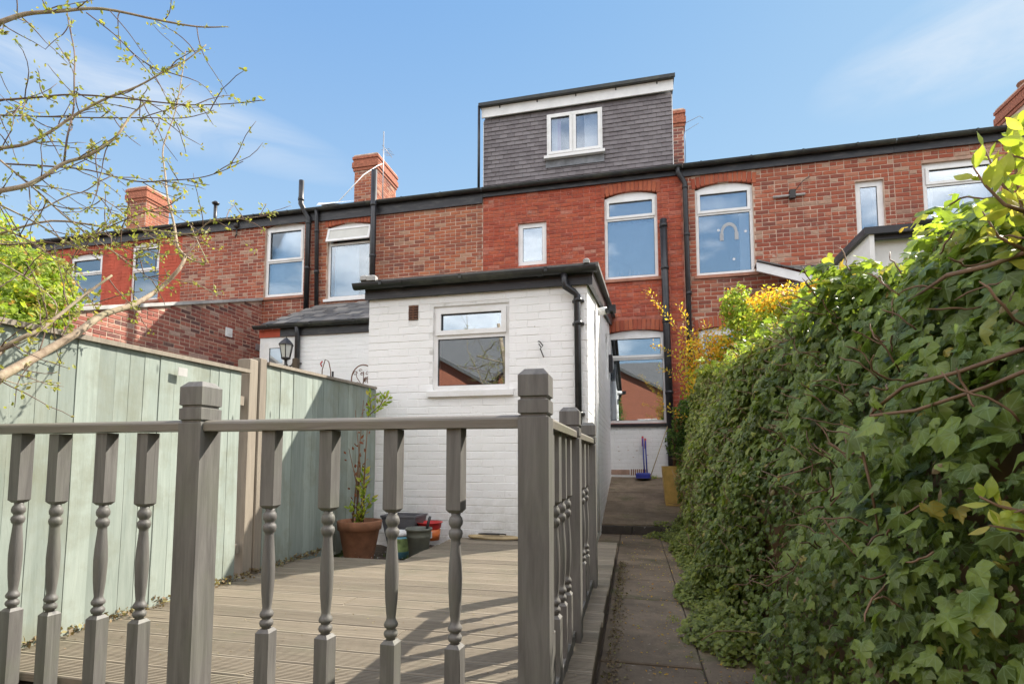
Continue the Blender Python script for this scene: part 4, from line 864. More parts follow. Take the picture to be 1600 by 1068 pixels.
# ------------------------------------------------------------ railings
RZ = .125      # top of handrail
def make_baluster():
    m = MB(); h = .022; zt = RZ - .035; zb = DZ - .14; b1 = -.152; b2 = -.515
    def sq(z, r): return [(-r, -r, z), (r, -r, z), (r, r, z), (-r, r, z)]
    def blk(za, zb_, r, ca, cb):
        rings = [sq(za, r - ca)] + [sq(za + ca * 1.2, r), sq(zb_ - cb * 1.2, r), sq(zb_, r - cb)]
        v = sum(rings, []); f = [(3, 2, 1, 0), (12, 13, 14, 15)]
        for k in range(3):
            for i_ in range(4): f.append((k * 4 + i_, k * 4 + (i_ + 1) % 4, k * 4 + 4 + (i_ + 1) % 4, k * 4 + 4 + i_))
        m.add(v, f)
    blk(b1, zt, h, .008, 0.0001); blk(zb, b2, h, .0001, .008)
    L = b1 - b2
    prof = [(.014, 0), (.0125, .012), (.018, .022), (.0205, .045), (.019, .062), (.013, .078), (.0135, .088), (.019, .10), (.0205, .118), (.018, .136), (.0145, .15), (.013, .17), (.0145, .21), (.0175, .30), (.0195, .42), (.020, .50), (.0185, .60), (.0155, .70), (.0135, .775), (.0135, .795), (.018, .81), (.0205, .84), (.019, .862), (.0135, .878), (.0145, .89), (.0195, .91), (.0205, .935), (.018, .962), (.013, .98), (.014, 1.0)]
    m.lathe([(r, b2 + L * q) for r, q in prof], (0, 0, 0), 16); return m.mesh('baluster', M['rail_paint'])
BAL = make_baluster()
def post_mesh(name='newel_post'):
    m = MB(); r = .0425; zt = .25
    def sq(z, q): return [(-q, -q, z), (q, -q, z), (q, q, z), (-q, q, z)]
    lv = [(DZ - .15, r), (zt - .135, r), (zt - .132, r - .006), (zt - .126, r - .006), (zt - .123, r), (zt - .088, r), (zt - .085, r - .006), (zt - .079, r - .006), (zt - .076, r), (zt - .018, r), (zt, r - .016)]
    v = sum([sq(a, b) for a, b in lv], []); n = len(lv); f = [(3, 2, 1, 0), ((n - 1) * 4, (n - 1) * 4 + 1, (n - 1) * 4 + 2, (n - 1) * 4 + 3)]
    for k in range(n - 1):
        for i_ in range(4): f.append((k * 4 + i_, k * 4 + (i_ + 1) % 4, k * 4 + 4 + (i_ + 1) % 4, k * 4 + 4 + i_))
    return m.add(v, f).mesh(name, M['rail_paint'])
PM = post_mesh()
def put(name, me, parent, loc, rz=0):
    o = bpy.data.objects.new(name, me); C.objects.link(o); o.parent = parent; o.location = Vector(loc) - off_of(parent); o.rotation_euler = (0, 0, rz); return o
def handrail(parent, a, b, w=.034, h=.034, name='handrail'):
    """rounded rail between two points"""
    a, b = Vector(a), Vector(b); d_ = (b - a).normalized(); s = Vector((-d_.y, d_.x, 0)); prof = [(-w, -h), (w, -h), (w, -h * .45)] + [(w * math.cos(t), -h * .35 + h * .42 * math.sin(t)) for t in [math.pi * k / 8 for k in range(9)]] + [(-w, -h * .45)]
    n = len(prof); v = [p + s * x + Vector((0, 0, z)) for p in (a, b) for x, z in prof]; f = [tuple(range(n)), tuple(range(2 * n - 1, n - 1, -1))] + [(k, k + n, (k + 1) % n + n, (k + 1) % n) for k in range(n)]
    return MB().add(v, f).build(name, M['handrail_paint'], parent)
YR = 1.42
rail1 = thing('deck_railing', 'near front deck railing with two grey posts and turned spindles', 'railing', (-1.3, YR, DZ))
put('newel_post', PM, rail1, (-1.379, YR + .04, 0)); put('newel_post', PM, rail1, (-.266, YR + .04, 0))
handrail(rail1, (-2.40, YR + .04, RZ), (-1.4225, YR + .04, RZ)); handrail(rail1, (-1.3355, YR + .04, RZ - .001), (-.3095, YR + .04, RZ - .003))
MB().box(-2.40, -.16, YR + .065, YR + .078, DZ - .22, DZ - .10).build('base_rail', M['rail_paint'], rail1)
for x, rz in ((-2.125, .02), (-1.955, -.03), (-1.752, .03), (-1.582, -.02), (-1.107, .10), (-.905, -.08), (-.694, -.02), (-.499, -.06)): put('baluster', BAL, rail1, (x, YR + .04, R.uniform(-.004, .004)), rz)
rail2 = thing('deck_railing', 'side deck railing running away beside the path', 'railing', (-.266, 2.5, DZ))
put('newel_post', PM, rail2, (-.266, 2.29, -.028)); put('newel_post', PM, rail2, (-.266, 3.24, -.03))
handrail(rail2, (-.266, YR + .0825, RZ), (-.266, 2.2475, RZ)); handrail(rail2, (-.266, 2.3325, RZ), (-.266, 3.1975, RZ + .004))
MB().box(-.286, -.246, YR + .0825, 2.2475, DZ, DZ + .045).build('base_rail', M['rail_paint'], rail2); MB().box(-.286, -.246, 2.3325, 3.1975, DZ, DZ + .045).build('base_rail', M['rail_paint'], rail2)
for y_ in (1.64, 1.80, 1.96, 2.12, 2.54, 2.75, 2.96): put('baluster', BAL, rail2, (-.266, y_, 0), R.uniform(-.08, .08))
# ------------------------------------------------------------ leaves
def scatter(name, mat, parent, P, N, S, tpl, kind='stuff', tints=None, curl=None, roll=None, label=None):
    """leaf template (verts, faces) placed at P with normal N, size S; N points off the leaf's face, tip direction random or drooping"""
    P = np.asarray(P); N = np.asarray(N); n = len(P); N = N / np.linalg.norm(N, axis=1, keepdims=True)
    if roll is None: T = rng.normal(size=(n, 3))
    else: T = roll
    T = T - (T * N).sum(1, keepdims=True) * N; T /= np.linalg.norm(T, axis=1, keepdims=True) + 1e-9; B = np.cross(T, N)
    tv = np.array(tpl[0]); m = len(tv)
    V = P[:, None, :] + S[:, None, None] * (tv[None, :, 0:1] * B[:, None, :] + tv[None, :, 1:2] * T[:, None, :] + tv[None, :, 2:3] * N[:, None, :])
    o = np.array(off_of(parent)) if parent is not None else np.zeros(3)
    V = (V - o).reshape(-1, 3); F = np.array(tpl[1]); k = F.shape[1]
    FF = (F[None] + (np.arange(n) * m)[:, None, None]).reshape(-1)
    me = bpy.data.meshes.new(name); nf = n * len(F)
    me.vertices.add(len(V)); me.vertices.foreach_set('co', V.ravel()); me.loops.add(nf * k); me.loops.foreach_set('vertex_index', FF.astype(np.int32))
    me.polygons.add(nf); me.polygons.foreach_set('loop_start', np.arange(0, nf * k, k, dtype=np.int32)); me.polygons.foreach_set('use_smooth', np.zeros(nf, bool))
    a = me.attributes.new('tint', 'FLOAT', 'FACE'); tt = rng.random(n) if tints is None else tints; a.data.foreach_set('value', np.repeat(tt, len(F)).astype(np.float32))
    if mat == 'ivy_leaf':
        uvv = np.tile(tv[F.reshape(-1)][:, :3] * np.array([1, 1, 0]), (n, 1)); au = me.attributes.new('leaf_uv', 'FLOAT_VECTOR', 'CORNER'); au.data.foreach_set('vector', uvv.astype(np.float32).ravel())
    me.update(); me.materials.append(M[mat]); return link(name, me, None, parent, kind, label)
half = [(.10, -.10), (.34, -.16), (.50, .02), (.60, .24), (.34, .30), (.36, .56), (.18, .62), (.0, 1.0)]
half2 = [(-x, y) for x, y in reversed(half[:-1])]
outl = [(0, 0)] + half + half2
def lf(x, y): return (x, y, -.22 * abs(x) ** 1.2 - .10 * y * y + .03)
IVY = ([(0, .38, .06)] + [lf(x, y) for x, y in outl], [(0, i + 1, (i + 1) % len(outl) + 1) for i in range(len(outl))])
h5 = [(.42, -.05), (.5, .28), (.25, .55), (0, .95), (-.25, .55), (-.5, .28), (-.42, -.05)]
def ivy_var(k):
    cu = (.10, .28, -.12)[k]; lob = (1.0, .8, 1.15)[k]; fold = (.22, .5, .12)[k]
    o_ = [(x * (lob if y < .4 else 1), y) for x, y in outl]
    f_ = lambda x, y: (x, y, -fold * abs(x) ** 1.3 - cu * y * y + .04 * math.sin(9 * x + 5 * y + k))
    return ([(0, .38, .06)] + [f_(x, y) for x, y in o_], [(0, i + 1, (i + 1) % len(o_) + 1) for i in range(len(o_))])
IVYV = [ivy_var(k) for k in range(3)]
IVY5 = ([(0, .3, .07)] + [lf(x, y) for x, y in h5], [(0, i + 1, (i + 1) % 7 + 1) for i in range(7)])
ROUND = ([(0, .5, .05)] + [(.30 * math.sin(math.pi * t) ** .8, t, -.10 * math.sin(math.pi * t) - .12 * t * t) for t in (0.001, .12, .28, .45, .62, .80, .93)] + [(0, 1.06, -.16)] + [(-.30 * math.sin(math.pi * t) ** .8, t, -.10 * math.sin(math.pi * t) - .12 * t * t) for t in (.93, .80, .62, .45, .28, .12)], [(0, i + 1, (i + 1) % 14 + 1) for i in range(14)])
OVAL = ([(0, 0, 0), (.22, .25, -.06), (.26, .55, -.08), (0, 1.0, -.10), (-.26, .55, -.08), (-.22, .25, -.06), (0, .5, .04)], [(6, 0, 1), (6, 1, 2), (6, 2, 3), (6, 3, 4), (6, 4, 5), (6, 5, 0)])
TINY = ([(0, 0, 0), (.35, .45, .05), (0, 1.0, 0), (-.35, .45, .05)], [(0, 1, 2), (0, 2, 3)])
# ------------------------------------------------------------ ivy hedge on the right
def topz(y): return np.interp(y, [0, 1.0, 1.4, 1.9, 2.5, 3.6, 5.4, 8.2, 9], [.46, .50, .56, .65, .70, .79, .92, 1.06, 1.06])
def bump3(y, z): return .08 * np.sin(y * 2.7 + 1.3) * np.sin(z * 3.1 + y) + .06 * np.sin(y * 6.1 + z * 4.0) * np.sin(z * 5 - y) + .045 * np.sin(y * 13 + 2 * z) * np.sin(z * 11 + .5)
def facex(y, z):
    t = np.clip((z + .93) / (topz(y) + .93), 0, 1)
    basex = np.interp(y, [0, 2.4, 3.2, 4.5, 6.5, 7.2, 8.5], [.50, .54, .50, .49, .52, .84, .99]); topx = np.interp(y, [0, 2, 5, 7, 8.5], [.80, .86, .84, .82, .98])
    bul = np.interp(y, [0, 2, 4, 8], [.0, .02, .03, .03])
    return basex + (topx - basex) * t ** 1.7 - bul * np.sin(math.pi * t) + bump3(y, z) * .9
hedge = thing('ivy_hedge', 'tall mass of dark green ivy covering the boundary on the right', 'ivy', (1.0, 4, -.93))
def hedge_pts(n, y0, y1, depth, topfrac=.22):
    y = rng.uniform(y0, y1, n); tt = topz(y); top_sel = rng.random(n) < topfrac
    z = -.93 + (tt + .93) * rng.random(n) ** .95
    x = facex(y, z) + rng.random(n) ** 1.5 * depth - .02
    N = np.stack([-np.ones(n) * 1.0, rng.normal(0, .35, n) - .15, rng.normal(.45, .35, n)], 1)
    # rounded top
    k = top_sel; u = rng.random(n); xt = facex(y, tt); z[k] = (tt + .045 * np.sin(y * 9) + .03 * np.sin(y * 23 + 1) - .02 + rng.uniform(-.10, .04, n) - .10 * (u * 0))[k]; x[k] = (xt - .05 + u * .75)[k]
    N[k] = np.stack([-.3 + rng.normal(0, .4, n), rng.normal(0, .4, n) - .2, np.ones(n)], 1)[k]
    return np.stack([x, y, z], 1), N
def droop(n): 
    T = np.stack([rng.normal(-.25, .35, n), rng.normal(0, .55, n), rng.normal(-1, .35, n)], 1); return T
# individual big leaves (nearest, in view)
LM = []
for k in range(10):
    q = MB(); q.add(IVYV[k % 3][0], IVYV[k % 3][1], tint=[.2, .35, .45, .5, .6, .7, .8, .3, .92, .55][k], smooth=False); me = q.mesh('leaf', M['ivy_leaf']); au = me.attributes.new('leaf_uv', 'FLOAT_VECTOR', 'CORNER'); au.data.foreach_set('vector', [c_ for l in me.loops for c_ in (me.vertices[l.vertex_index].co.x, me.vertices[l.vertex_index].co.y, 0)]); LM.append(me)
oh = ORI[hedge]; cnt = 0
while cnt < 300:
    P_, N_ = hedge_pts(1, .85, 2.5, .03); p = P_[0]; sx_, sy_, dz_ = pix(p)
    if not (1000 < sx_ < 1610 and 300 < sy_ < 1080): continue
    T_ = Vector(droop(1)[0]); n_ = Vector(N_[0]).normalized(); T_ = (T_ - n_ * T_.dot(n_)).normalized(); b_ = T_.cross(n_)
    o = bpy.data.objects.new('leaf', LM[R.randrange(10)]); C.objects.link(o); o.parent = hedge; s = R.uniform(.035, .07) * (1.1 if p[2] > -.1 else .8)
    mt = Matrix((b_, T_, n_)).transposed().to_4x4(); mt.translation = Vector(p) - oh + Vector((-.035, 0, 0)); o.matrix_local = mt @ Matrix.Scale(s, 4); cnt += 1
for v_ in range(3):
    P_, N_ = hedge_pts(8600, .3, 4.4, .22); n = len(P_); N_ = N_ + rng.normal(0, .28, N_.shape)
    S_ = rng.uniform(.018, .056, n) * np.interp(P_[:, 1], [.3, 2, 4.4], [1.1, 1.0, .85]) * np.interp(P_[:, 2], [-.9, -.1, .5], [.72, .9, 1.15])
    patch = .16 * np.sin(P_[:, 1] * 5 + P_[:, 2] * 3 + 1) * np.sin(P_[:, 2] * 6.5)
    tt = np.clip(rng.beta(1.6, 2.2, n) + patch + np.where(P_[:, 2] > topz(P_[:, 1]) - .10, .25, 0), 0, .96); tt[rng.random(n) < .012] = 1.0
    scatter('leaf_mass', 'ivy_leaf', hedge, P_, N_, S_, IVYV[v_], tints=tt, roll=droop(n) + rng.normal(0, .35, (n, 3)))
n = 2600; yy = rng.uniform(.8, 7.6, n); P_ = np.stack([facex(yy, topz(yy)) - .08 + rng.random(n) * .5, yy, topz(yy) + .045 * np.sin(yy * 9) + .03 * np.sin(yy * 23 + 1) + rng.uniform(-.07, .035, n)], 1)
scatter('new_growth', 'lime_leaf', hedge, P_, rng.normal(0, .6, (n, 3)) + np.array([[-.4, -.5, .6]]), rng.uniform(.02, .055, n), IVYV[1], roll=rng.normal(0, 1, (n, 3)) + np.array([[-.3, 0, .3]]))
n = 900; P_, N_ = hedge_pts(n, .5, 6, .02); scatter('dead_leaves', 'dry_leaf', hedge, P_, N_ + rng.normal(0, .5, N_.shape), rng.uniform(.012, .035, n), OVAL)
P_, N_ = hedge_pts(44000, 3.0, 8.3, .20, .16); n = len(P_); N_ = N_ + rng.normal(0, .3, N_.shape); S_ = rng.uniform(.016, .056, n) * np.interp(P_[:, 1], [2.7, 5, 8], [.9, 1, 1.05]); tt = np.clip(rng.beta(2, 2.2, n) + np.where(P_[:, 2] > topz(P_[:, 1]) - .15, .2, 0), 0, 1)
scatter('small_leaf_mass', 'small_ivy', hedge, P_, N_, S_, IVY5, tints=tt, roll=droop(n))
# sprawl of ivy onto the path
n = 5200; y = rng.uniform(2.6, 7.3, n); w = .10 + .10 * np.abs(np.sin(y * 2.3)) + np.where(y > 6.5, .22, 0) + .1 * np.exp(-((y - 2.95) / .25) ** 2); x = facex(y, -.9) - rng.random(n) ** 1.6 * w; x = np.where(y > 6.6, np.interp(y, [6.6, 7.3], [.55, .75]) - rng.random(n) ** 1.3 * .42, x); z = -.925 + rng.random(n) * .05 * (1 + 3 * np.exp(-((x - facex(y, -.9) + .03) / .08) ** 2)) + np.where(y > 6.85, .1, 0)
scatter('trailing_leaves', 'small_ivy', hedge, np.stack([x, y, z], 1), np.stack([rng.normal(-.3, .4, n), rng.normal(-.3, .4, n), np.ones(n)], 1), rng.uniform(.018, .04, n), IVY5, tints=np.clip(rng.beta(2.6, 2, n), 0, 1))
# inner woody mass, seen as the dark between leaves
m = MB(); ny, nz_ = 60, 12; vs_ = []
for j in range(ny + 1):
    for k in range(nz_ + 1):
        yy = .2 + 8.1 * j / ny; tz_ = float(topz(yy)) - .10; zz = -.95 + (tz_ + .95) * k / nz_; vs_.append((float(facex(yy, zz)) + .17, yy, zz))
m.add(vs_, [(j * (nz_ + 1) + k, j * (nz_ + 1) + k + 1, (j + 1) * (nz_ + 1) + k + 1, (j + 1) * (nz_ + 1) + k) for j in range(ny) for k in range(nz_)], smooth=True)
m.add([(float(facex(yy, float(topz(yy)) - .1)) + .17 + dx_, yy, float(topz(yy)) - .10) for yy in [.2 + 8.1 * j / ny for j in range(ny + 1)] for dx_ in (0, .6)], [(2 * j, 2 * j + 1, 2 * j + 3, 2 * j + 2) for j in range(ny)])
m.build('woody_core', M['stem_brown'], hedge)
def runner(p0, d0, L, r=.003, n=10, wob=.25, sag=0.0):
    pts = [Vector(p0)]; d = Vector(d0).normalized()
    for i in range(n):
        d = (d + Vector((R.uniform(-wob, wob), R.uniform(-wob, wob), R.uniform(-wob, wob) + sag)) * .5).normalized(); pts.append(pts[-1] + d * L / n)
    return pts
for (a, pts) in ((.004, [(1600, 545, 1.05), (1500, 580, 1.15), (1445, 603, 1.25), (1400, 640, 1.3), (1365, 628, 1.32)]), (.0035, [(1600, 580, 1.0), (1540, 605, 1.1), (1485, 640, 1.2), (1430, 648, 1.3), (1405, 635, 1.3)]), (.005, [(1600, 395, 1.15), (1545, 415, 1.2), (1480, 430, 1.3), (1420, 470, 1.45)]), (.003, [(1480, 705, 1.3), (1478, 770, 1.3), (1470, 860, 1.35)]), (.0025, [(1190, 735, 2.3), (1215, 745, 2.2), (1250, 735, 2.1), (1290, 720, 2.1)]), (.0025, [(1310, 720, 1.8), (1350, 705, 1.75), (1400, 700, 1.7)]), (.003, [(1330, 810, 1.7), (1390, 800, 1.6), (1440, 770, 1.5)]), (.0025, [(1170, 905, 2.2), (1200, 915, 2.1), (1240, 890, 2.0), (1265, 875, 2.0)]), (.0022, [(1095, 1000, 2.4), (1120, 985, 2.4), (1150, 985, 2.3), (1185, 988, 2.2)])):
    P3 = [at(x, y, Y=yy) for x, y, yy in pts]; P3 = [Vector((min(p.x, float(facex(p.y, p.z)) - .03), p.y, p.z)) for p in P3]; MB().tube(P3, [a] * (len(P3) - 1) + [a * .5], 6).build('stem', M['stem_brown'], hedge)
# little curled tendrils
m = MB()
for i in range(330):
    yy = R.uniform(1.0, 5.5) ** 1.0; tz_ = float(topz(yy)); zz = R.uniform(-.6, tz_ + .02); x = float(facex(yy, zz)) - .04
    m.tube(runner((x, yy, zz), (R.uniform(-1, -.2), R.uniform(-1, 1), R.uniform(-.3, .9)), R.uniform(.05, .16), n=7, wob=.8), [.0022] * 7 + [.001], 4)
m.build('tendrils', M['stem_brown'], hedge, kind='stuff')
# ------------------------------------------------------------ bright backlit leaves
def leafy_sprig(name, label, cat, stems, mat, size, per, tpl=OVAL, stem_mat='stem_brown', r=.004, maxind=300, group=None, indiv=True, spread=.02, root=None, jit=.4, upb=.3):
    th = thing(name, label, cat, root or tuple(stems[0][0]), group); meshes = []
    for k in range(8):
        q = MB(); q.add(tpl[0], tpl[1], tint=(k + .5) / 8); meshes.append(q.mesh('leaf', M[mat]))
    P = []; o0 = ORI[th]; ind = 0
    for st in stems:
        st = [Vector(s) for s in st]; n = len(st); MB().tube(st, [r * (1 - .7 * i / max(1, n - 1)) for i in range(n)], 6).build('stem', M[stem_mat], th)
        L = sum((st[i + 1] - st[i]).length for i in range(n - 1)); m_ = max(1, int(L * per))
        for j in range(m_):
            f = (j + .5 + R.uniform(-.3, .3)) / m_ * (n - 1); i = min(n - 2, int(f)); p = st[i].lerp(st[i + 1], f - i); d = (st[i + 1] - st[i]).normalized()
            out = Vector((R.gauss(0, 1), R.gauss(0, 1), R.gauss(0, .7))); out = (out - d * out.dot(d)).normalized(); T = (out + d * .7 + Vector((0, 0, upb)) + Vector((R.uniform(-jit, jit),) * 3)).normalized()
            P.append((p + out * R.uniform(0, spread), T, R.uniform(*size)))
    if indiv:
        for p, T, s in P[:maxind]:
            nrm = Vector((R.gauss(0, 1), R.gauss(-.5, .8), R.gauss(.6, .8))); nrm = (nrm - T * nrm.dot(T)).normalized(); b_ = T.cross(nrm); mt = Matrix((b_, T, nrm)).transposed().to_4x4(); mt.translation = p - o0
            o = bpy.data.objects.new('leaf', meshes[R.randrange(8)]); C.objects.link(o); o.parent = th; o.matrix_local = mt @ Matrix.Scale(s, 4)
        P = P[maxind:]
    if P:
        T = np.array([tuple(q[1]) for q in P]); scatter('leaves', mat, th, np.array([tuple(q[0]) for q in P]), np.cross(T, rng.normal(size=T.shape)), np.array([q[2] for q in P]), tpl, roll=T)
    return th
def A_(l, Y=None): return [at(x, y, Y=(q[0] if q else Y)) for x, y, *q in l]
leafy_sprig('laurel_shrub', 'backlit yellow green broad leaved shoots at the top right corner', 'shrub', [A_([(1640, 420), (1600, 330), (1560, 280), (1535, 225)], 1.15), A_([(1620, 400), (1590, 300), (1585, 230), (1592, 185)], 1.2), A_([(1600, 330), (1570, 320), (1540, 290), (1520, 260)], 1.1), A_([(1640, 330), (1620, 270), (1600, 200)], 1.05), A_([(1600, 390), (1560, 370), (1535, 330)], 1.15), A_([(1640, 300), (1610, 250), (1570, 240)], 1.18)], 'bright_leaf', (.026, .052), 80, spread=.004, tpl=ROUND)
leafy_sprig('laurel_shrub', 'bright lime shoot low at the right edge in front of the dark ivy', 'shrub', [A_([(1680, 830), (1600, 800), (1560, 790), (1530, 775)], .85), A_([(1680, 850), (1600, 830), (1545, 820)], .87), A_([(1660, 780), (1620, 790), (1585, 800)], .84)], 'bright_leaf', (.018, .036), 110, spread=.003, tpl=ROUND)
# golden berberis: arching stems
st = []
for (x0, y0, x1, y1, x2, y2, Y_) in ((1130, 640, 1075, 520, 1008, 452, 6.9), (1140, 640, 1085, 540, 1060, 475, 6.9), (1150, 640, 1090, 560, 1018, 538, 6.8), (1140, 660, 1090, 600, 1027, 572, 6.8), (1120, 680, 1075, 650, 1030, 632, 6.8), (1150, 640, 1120, 560, 1100, 500, 7.0), (1190, 600, 1200, 520, 1195, 445, 6.8), (1210, 600, 1230, 500, 1215, 450, 6.8), (1230, 600, 1240, 500, 1255, 462, 6.7), (1250, 600, 1262, 520, 1272, 460, 6.6), (1160, 640, 1150, 560, 1145, 450, 7.0), (1170, 640, 1170, 540, 1160, 470, 7.0), (1120, 640, 1110, 590, 1070, 560, 6.9), (1130, 640, 1130, 590, 1080, 520, 6.9), (1180, 600, 1215, 520, 1235, 440, 6.7), (1140, 610, 1120, 540, 1090, 515, 7.1)):
    a, b, c_ = at(x0, y0, Y=Y_), at(x1, y1, Y=Y_ - .1), at(x2, y2, Y=Y_ - .25); st.append([a.lerp(b, t).lerp(b.lerp(c_, t), t) for t in (0, .2, .4, .6, .8, 1)])
leafy_sprig('golden_barberry', 'barberry bush with arching stems of golden orange leaves behind the ivy', 'shrub', st, 'gold_leaf', (.022, .045), 95, root=(1.3, 7, -.8), indiv=True, spread=.05)
def bush(name, label, centers, mat, n, size, tpl=IVY5, stems=12, sm='stem_brown', base=None, hole=.0):
    base = Vector(base); th = thing(name, label, 'shrub', tuple(base)); P = []; Nn = []
    per = n // len(centers)
    for (c, rx, ry, rz) in centers:
        v = rng.normal(size=(per, 3)); v /= np.linalg.norm(v, axis=1, keepdims=True); rad = rng.random((per, 1)) ** .45; bmp = 1 + .18 * np.sin(v[:, :1] * 7 + c[0] * 5) * np.sin(v[:, 2:3] * 8 + c[1]); q = v * rad * bmp * np.array([[rx, ry, rz]])
        P.append(q + np.array([tuple(c)])); Nn.append(v + rng.normal(size=v.shape) * .6 + np.array([[0, 0, .3]]))
    P = np.concatenate(P); Nn = np.concatenate(Nn); scatter('foliage', mat, th, P, Nn, rng.uniform(size[0], size[1], len(P)), tpl)
    for k in range(stems):
        c, rx, ry, rz = centers[k % len(centers)]; e = Vector(c) + Vector((R.uniform(-.6, .6) * rx, R.uniform(-.6, .6) * ry, R.uniform(.1, .8) * rz)); mid = base.lerp(e, .5) + Vector((R.uniform(-.05, .05), R.uniform(-.05, .05), 0)); MB().tube([base, mid, e], [.02, .012, .004], 6).build('stem', M[sm], th)
    return th
def cen(x, y, Y, rx, ry, rz): return (tuple(at(x, y, Y=Y)), rx, ry, rz)
bush('leafy_shrub', 'bright green shrub rising above the ivy in front of the right hand house', [cen(1180, 520, 6.6, .38, .35, .40), cen(1150, 480, 6.8, .20, .25, .28), cen(1225, 500, 6.2, .38, .35, .30), cen(1240, 550, 5.8, .45, .4, .35), cen(1140, 560, 6.8, .3, .3, .32), cen(1255, 485, 6.0, .22, .25, .2), cen(1110, 600, 6.9, .35, .35, .35), cen(1180, 600, 6.4, .4, .4, .4)], 'lime_leaf', 11000, (.022, .05), base=(1.5, 6.7, -.75))
bush('golden_barberry', 'golden and amber leafed top of the barberry crowding the right hand window', [cen(1085, 560, 6.7, .22, .25, .34), cen(1235, 470, 6.0, .30, .3, .16), cen(1270, 455, 5.8, .16, .2, .12), cen(1100, 600, 6.5, .25, .25, .25), cen(1200, 470, 6.2, .22, .3, .15), cen(1120, 540, 6.5, .22, .2, .26)], 'gold_leaf', 2600, (.02, .045), base=(1.2, 6.6, -.75))
bush('lime_shrub', 'dense lime green shrub at the left beyond the fence', [cen(20, 440, 4.6, .75, .6, .40), cen(50, 470, 4.4, .38, .4, .26), cen(-30, 380, 4.8, .5, .5, .5), cen(60, 425, 4.8, .28, .3, .22), cen(10, 500, 4.2, .5, .5, .25)], 'lime_leaf', 11000, (.035, .07), base=(-6.8, 4.6, -.8))
# planter with box shrub by the back wall
pl = thing('yellow_planter', 'tall square ochre yellow planter beside the ivy near the back wall', 'planter', (.72, 8.2, -.62)); p0 = at(1054, 728, Y=7.9)
fz_ = -.825 + (ZB + .825) * (7.9 - Yst) / (YF - Yst)
q = MB(); w1, w2 = .17, .13; zt = p0.z
v = [(p0.x + a * w2, 8.0 + b * w2, fz_) for a, b in ((-1, -1), (1, -1), (1, 1), (-1, 1))] + [(p0.x + a * w1, 8.0 + b * w1, zt) for a, b in ((-1, -1), (1, -1), (1, 1), (-1, 1))] + [(p0.x + a * (w1 - .02), 8.0 + b * (w1 - .02), zt) for a, b in ((-1, -1), (1, -1), (1, 1), (-1, 1))] + [(p0.x + a * (w1 - .03), 8.0 + b * (w1 - .03), zt - .06) for a, b in ((-1, -1), (1, -1), (1, 1), (-1, 1))]
q.add(v, [(3, 2, 1, 0)] + [(4 * k + i, 4 * k + (i + 1) % 4, 4 * k + 4 + (i + 1) % 4, 4 * k + 4 + i) for k in range(3) for i in range(4)]); q.build('pot', M['planter_yellow'], pl)
MB().box(p0.x - .14, p0.x + .14, 7.86, 8.14, zt - .08, zt - .05).build('compost', M['soil_pot'], pl)
bush('potted_evergreen', 'bushy dark evergreen growing in the yellow planter', [cen(1062, 690, 8.0, .20, .2, .32), cen(1075, 650, 8.0, .22, .2, .25), cen(1085, 720, 7.6, .25, .25, .3), cen(1090, 640, 7.6, .25, .25, .2)], 'shrub_leaf', 7000, (.018, .04), base=(p0.x, 8.0, zt - .05), stems=5)
# broom and dustpan
bz = ZB - .03
br = thing('long_handled_dustpan', 'blue long handled dustpan and brush with red grips leaning on the white wall', 'dustpan', (.17, 9.85, bz))
for dx_, t_ in ((0, 0), (.045, .02)):
    a = at(1004, 682, Y=9.9) + Vector((dx_, 0, -t_ * 2)); MB().tube([(a.x + .02, 9.72, bz + .06), (a.x, 9.9, a.z)], .012, 8).build('handle', M['handle_blue'], br); MB().tube([(a.x, 9.895, a.z - .17), (a.x, 9.90, a.z + .01)], .018, 8).build('grip', M['handle_red'], br)
a = at(1006, 740, Y=9.75); MB().cbox(a.x - .14, a.x + .12, 9.66, 9.80, bz + .02, bz + .11, .02).box(a.x - .14, a.x + .12, 9.55, 9.66, bz + .02, bz + .03).build('pan', M['handle_blue'], br)
tag(MB().tube([at(1016, 745, Y=9.6), at(1045, 660, Y=9.9)], .008, 6).build('garden_cane', M['hose_tan']), 'thin pale cane leaning against the wall beside the dustpan', 'cane')
# ------------------------------------------------------------ pots in the bed
def pot(name, label, cat, x, y, z, prof, mat, fill=None, n=24, lip=None):
    th = thing(name, label, cat, (x, y, z)); MB().lathe(prof, (x, y, z), n, cap=False).lathe([(.001, .002), (prof[0][0], 0.0)], (x, y, z), n, cap=False).build('pot', M[mat], th)
    if fill: MB().lathe([(.001, fill[1]), (fill[0], fill[1])], (x, y, z), n, cap=False).build('compost', M['soil_pot'], th)
    return th
BZ = -.86
tp = at(561, 866, Z=BZ); tx, ty = -2.30, 4.22
sx_tp = 4.15
tx = at(561, 866, Y=sx_tp).x; ty = sx_tp
tzt = at(561, 812, Y=ty).z; H_ = tzt - (-.86)
pot('terracotta_pot', 'large terracotta pot with tall reddish stems in front of the green fence', 'flower pot', tx, ty, -.86, [(.115, 0), (.165, H_ - .08), (.168, H_ - .078), (.180, H_ - .075), (.186, H_ - .005), (.18, H_), (.166, H_), (.155, H_ - .06)], 'terracotta', (.16, H_ - .045))
pc = Vector((tx, ty, tzt - .05)); stems = []
for (x, y_) in ((555, 640), (568, 625), (578, 612), (545, 700), (562, 690), (585, 640)): e = at(x, y_, Y=ty); stems.append([pc + Vector((R.uniform(-.06, .06), R.uniform(-.05, .05), 0)), pc.lerp(e, .5) + Vector((R.uniform(-.04, .04), 0, 0)), e])
leafy_sprig('reddish_shrub', 'tall thin shrub with reddish brown leaves growing in the terracotta pot', 'plant', stems[:3] + stems[3:5], 'red_leaf', (.025, .05), 15, r=.008, root=tuple(pc), spread=.06)
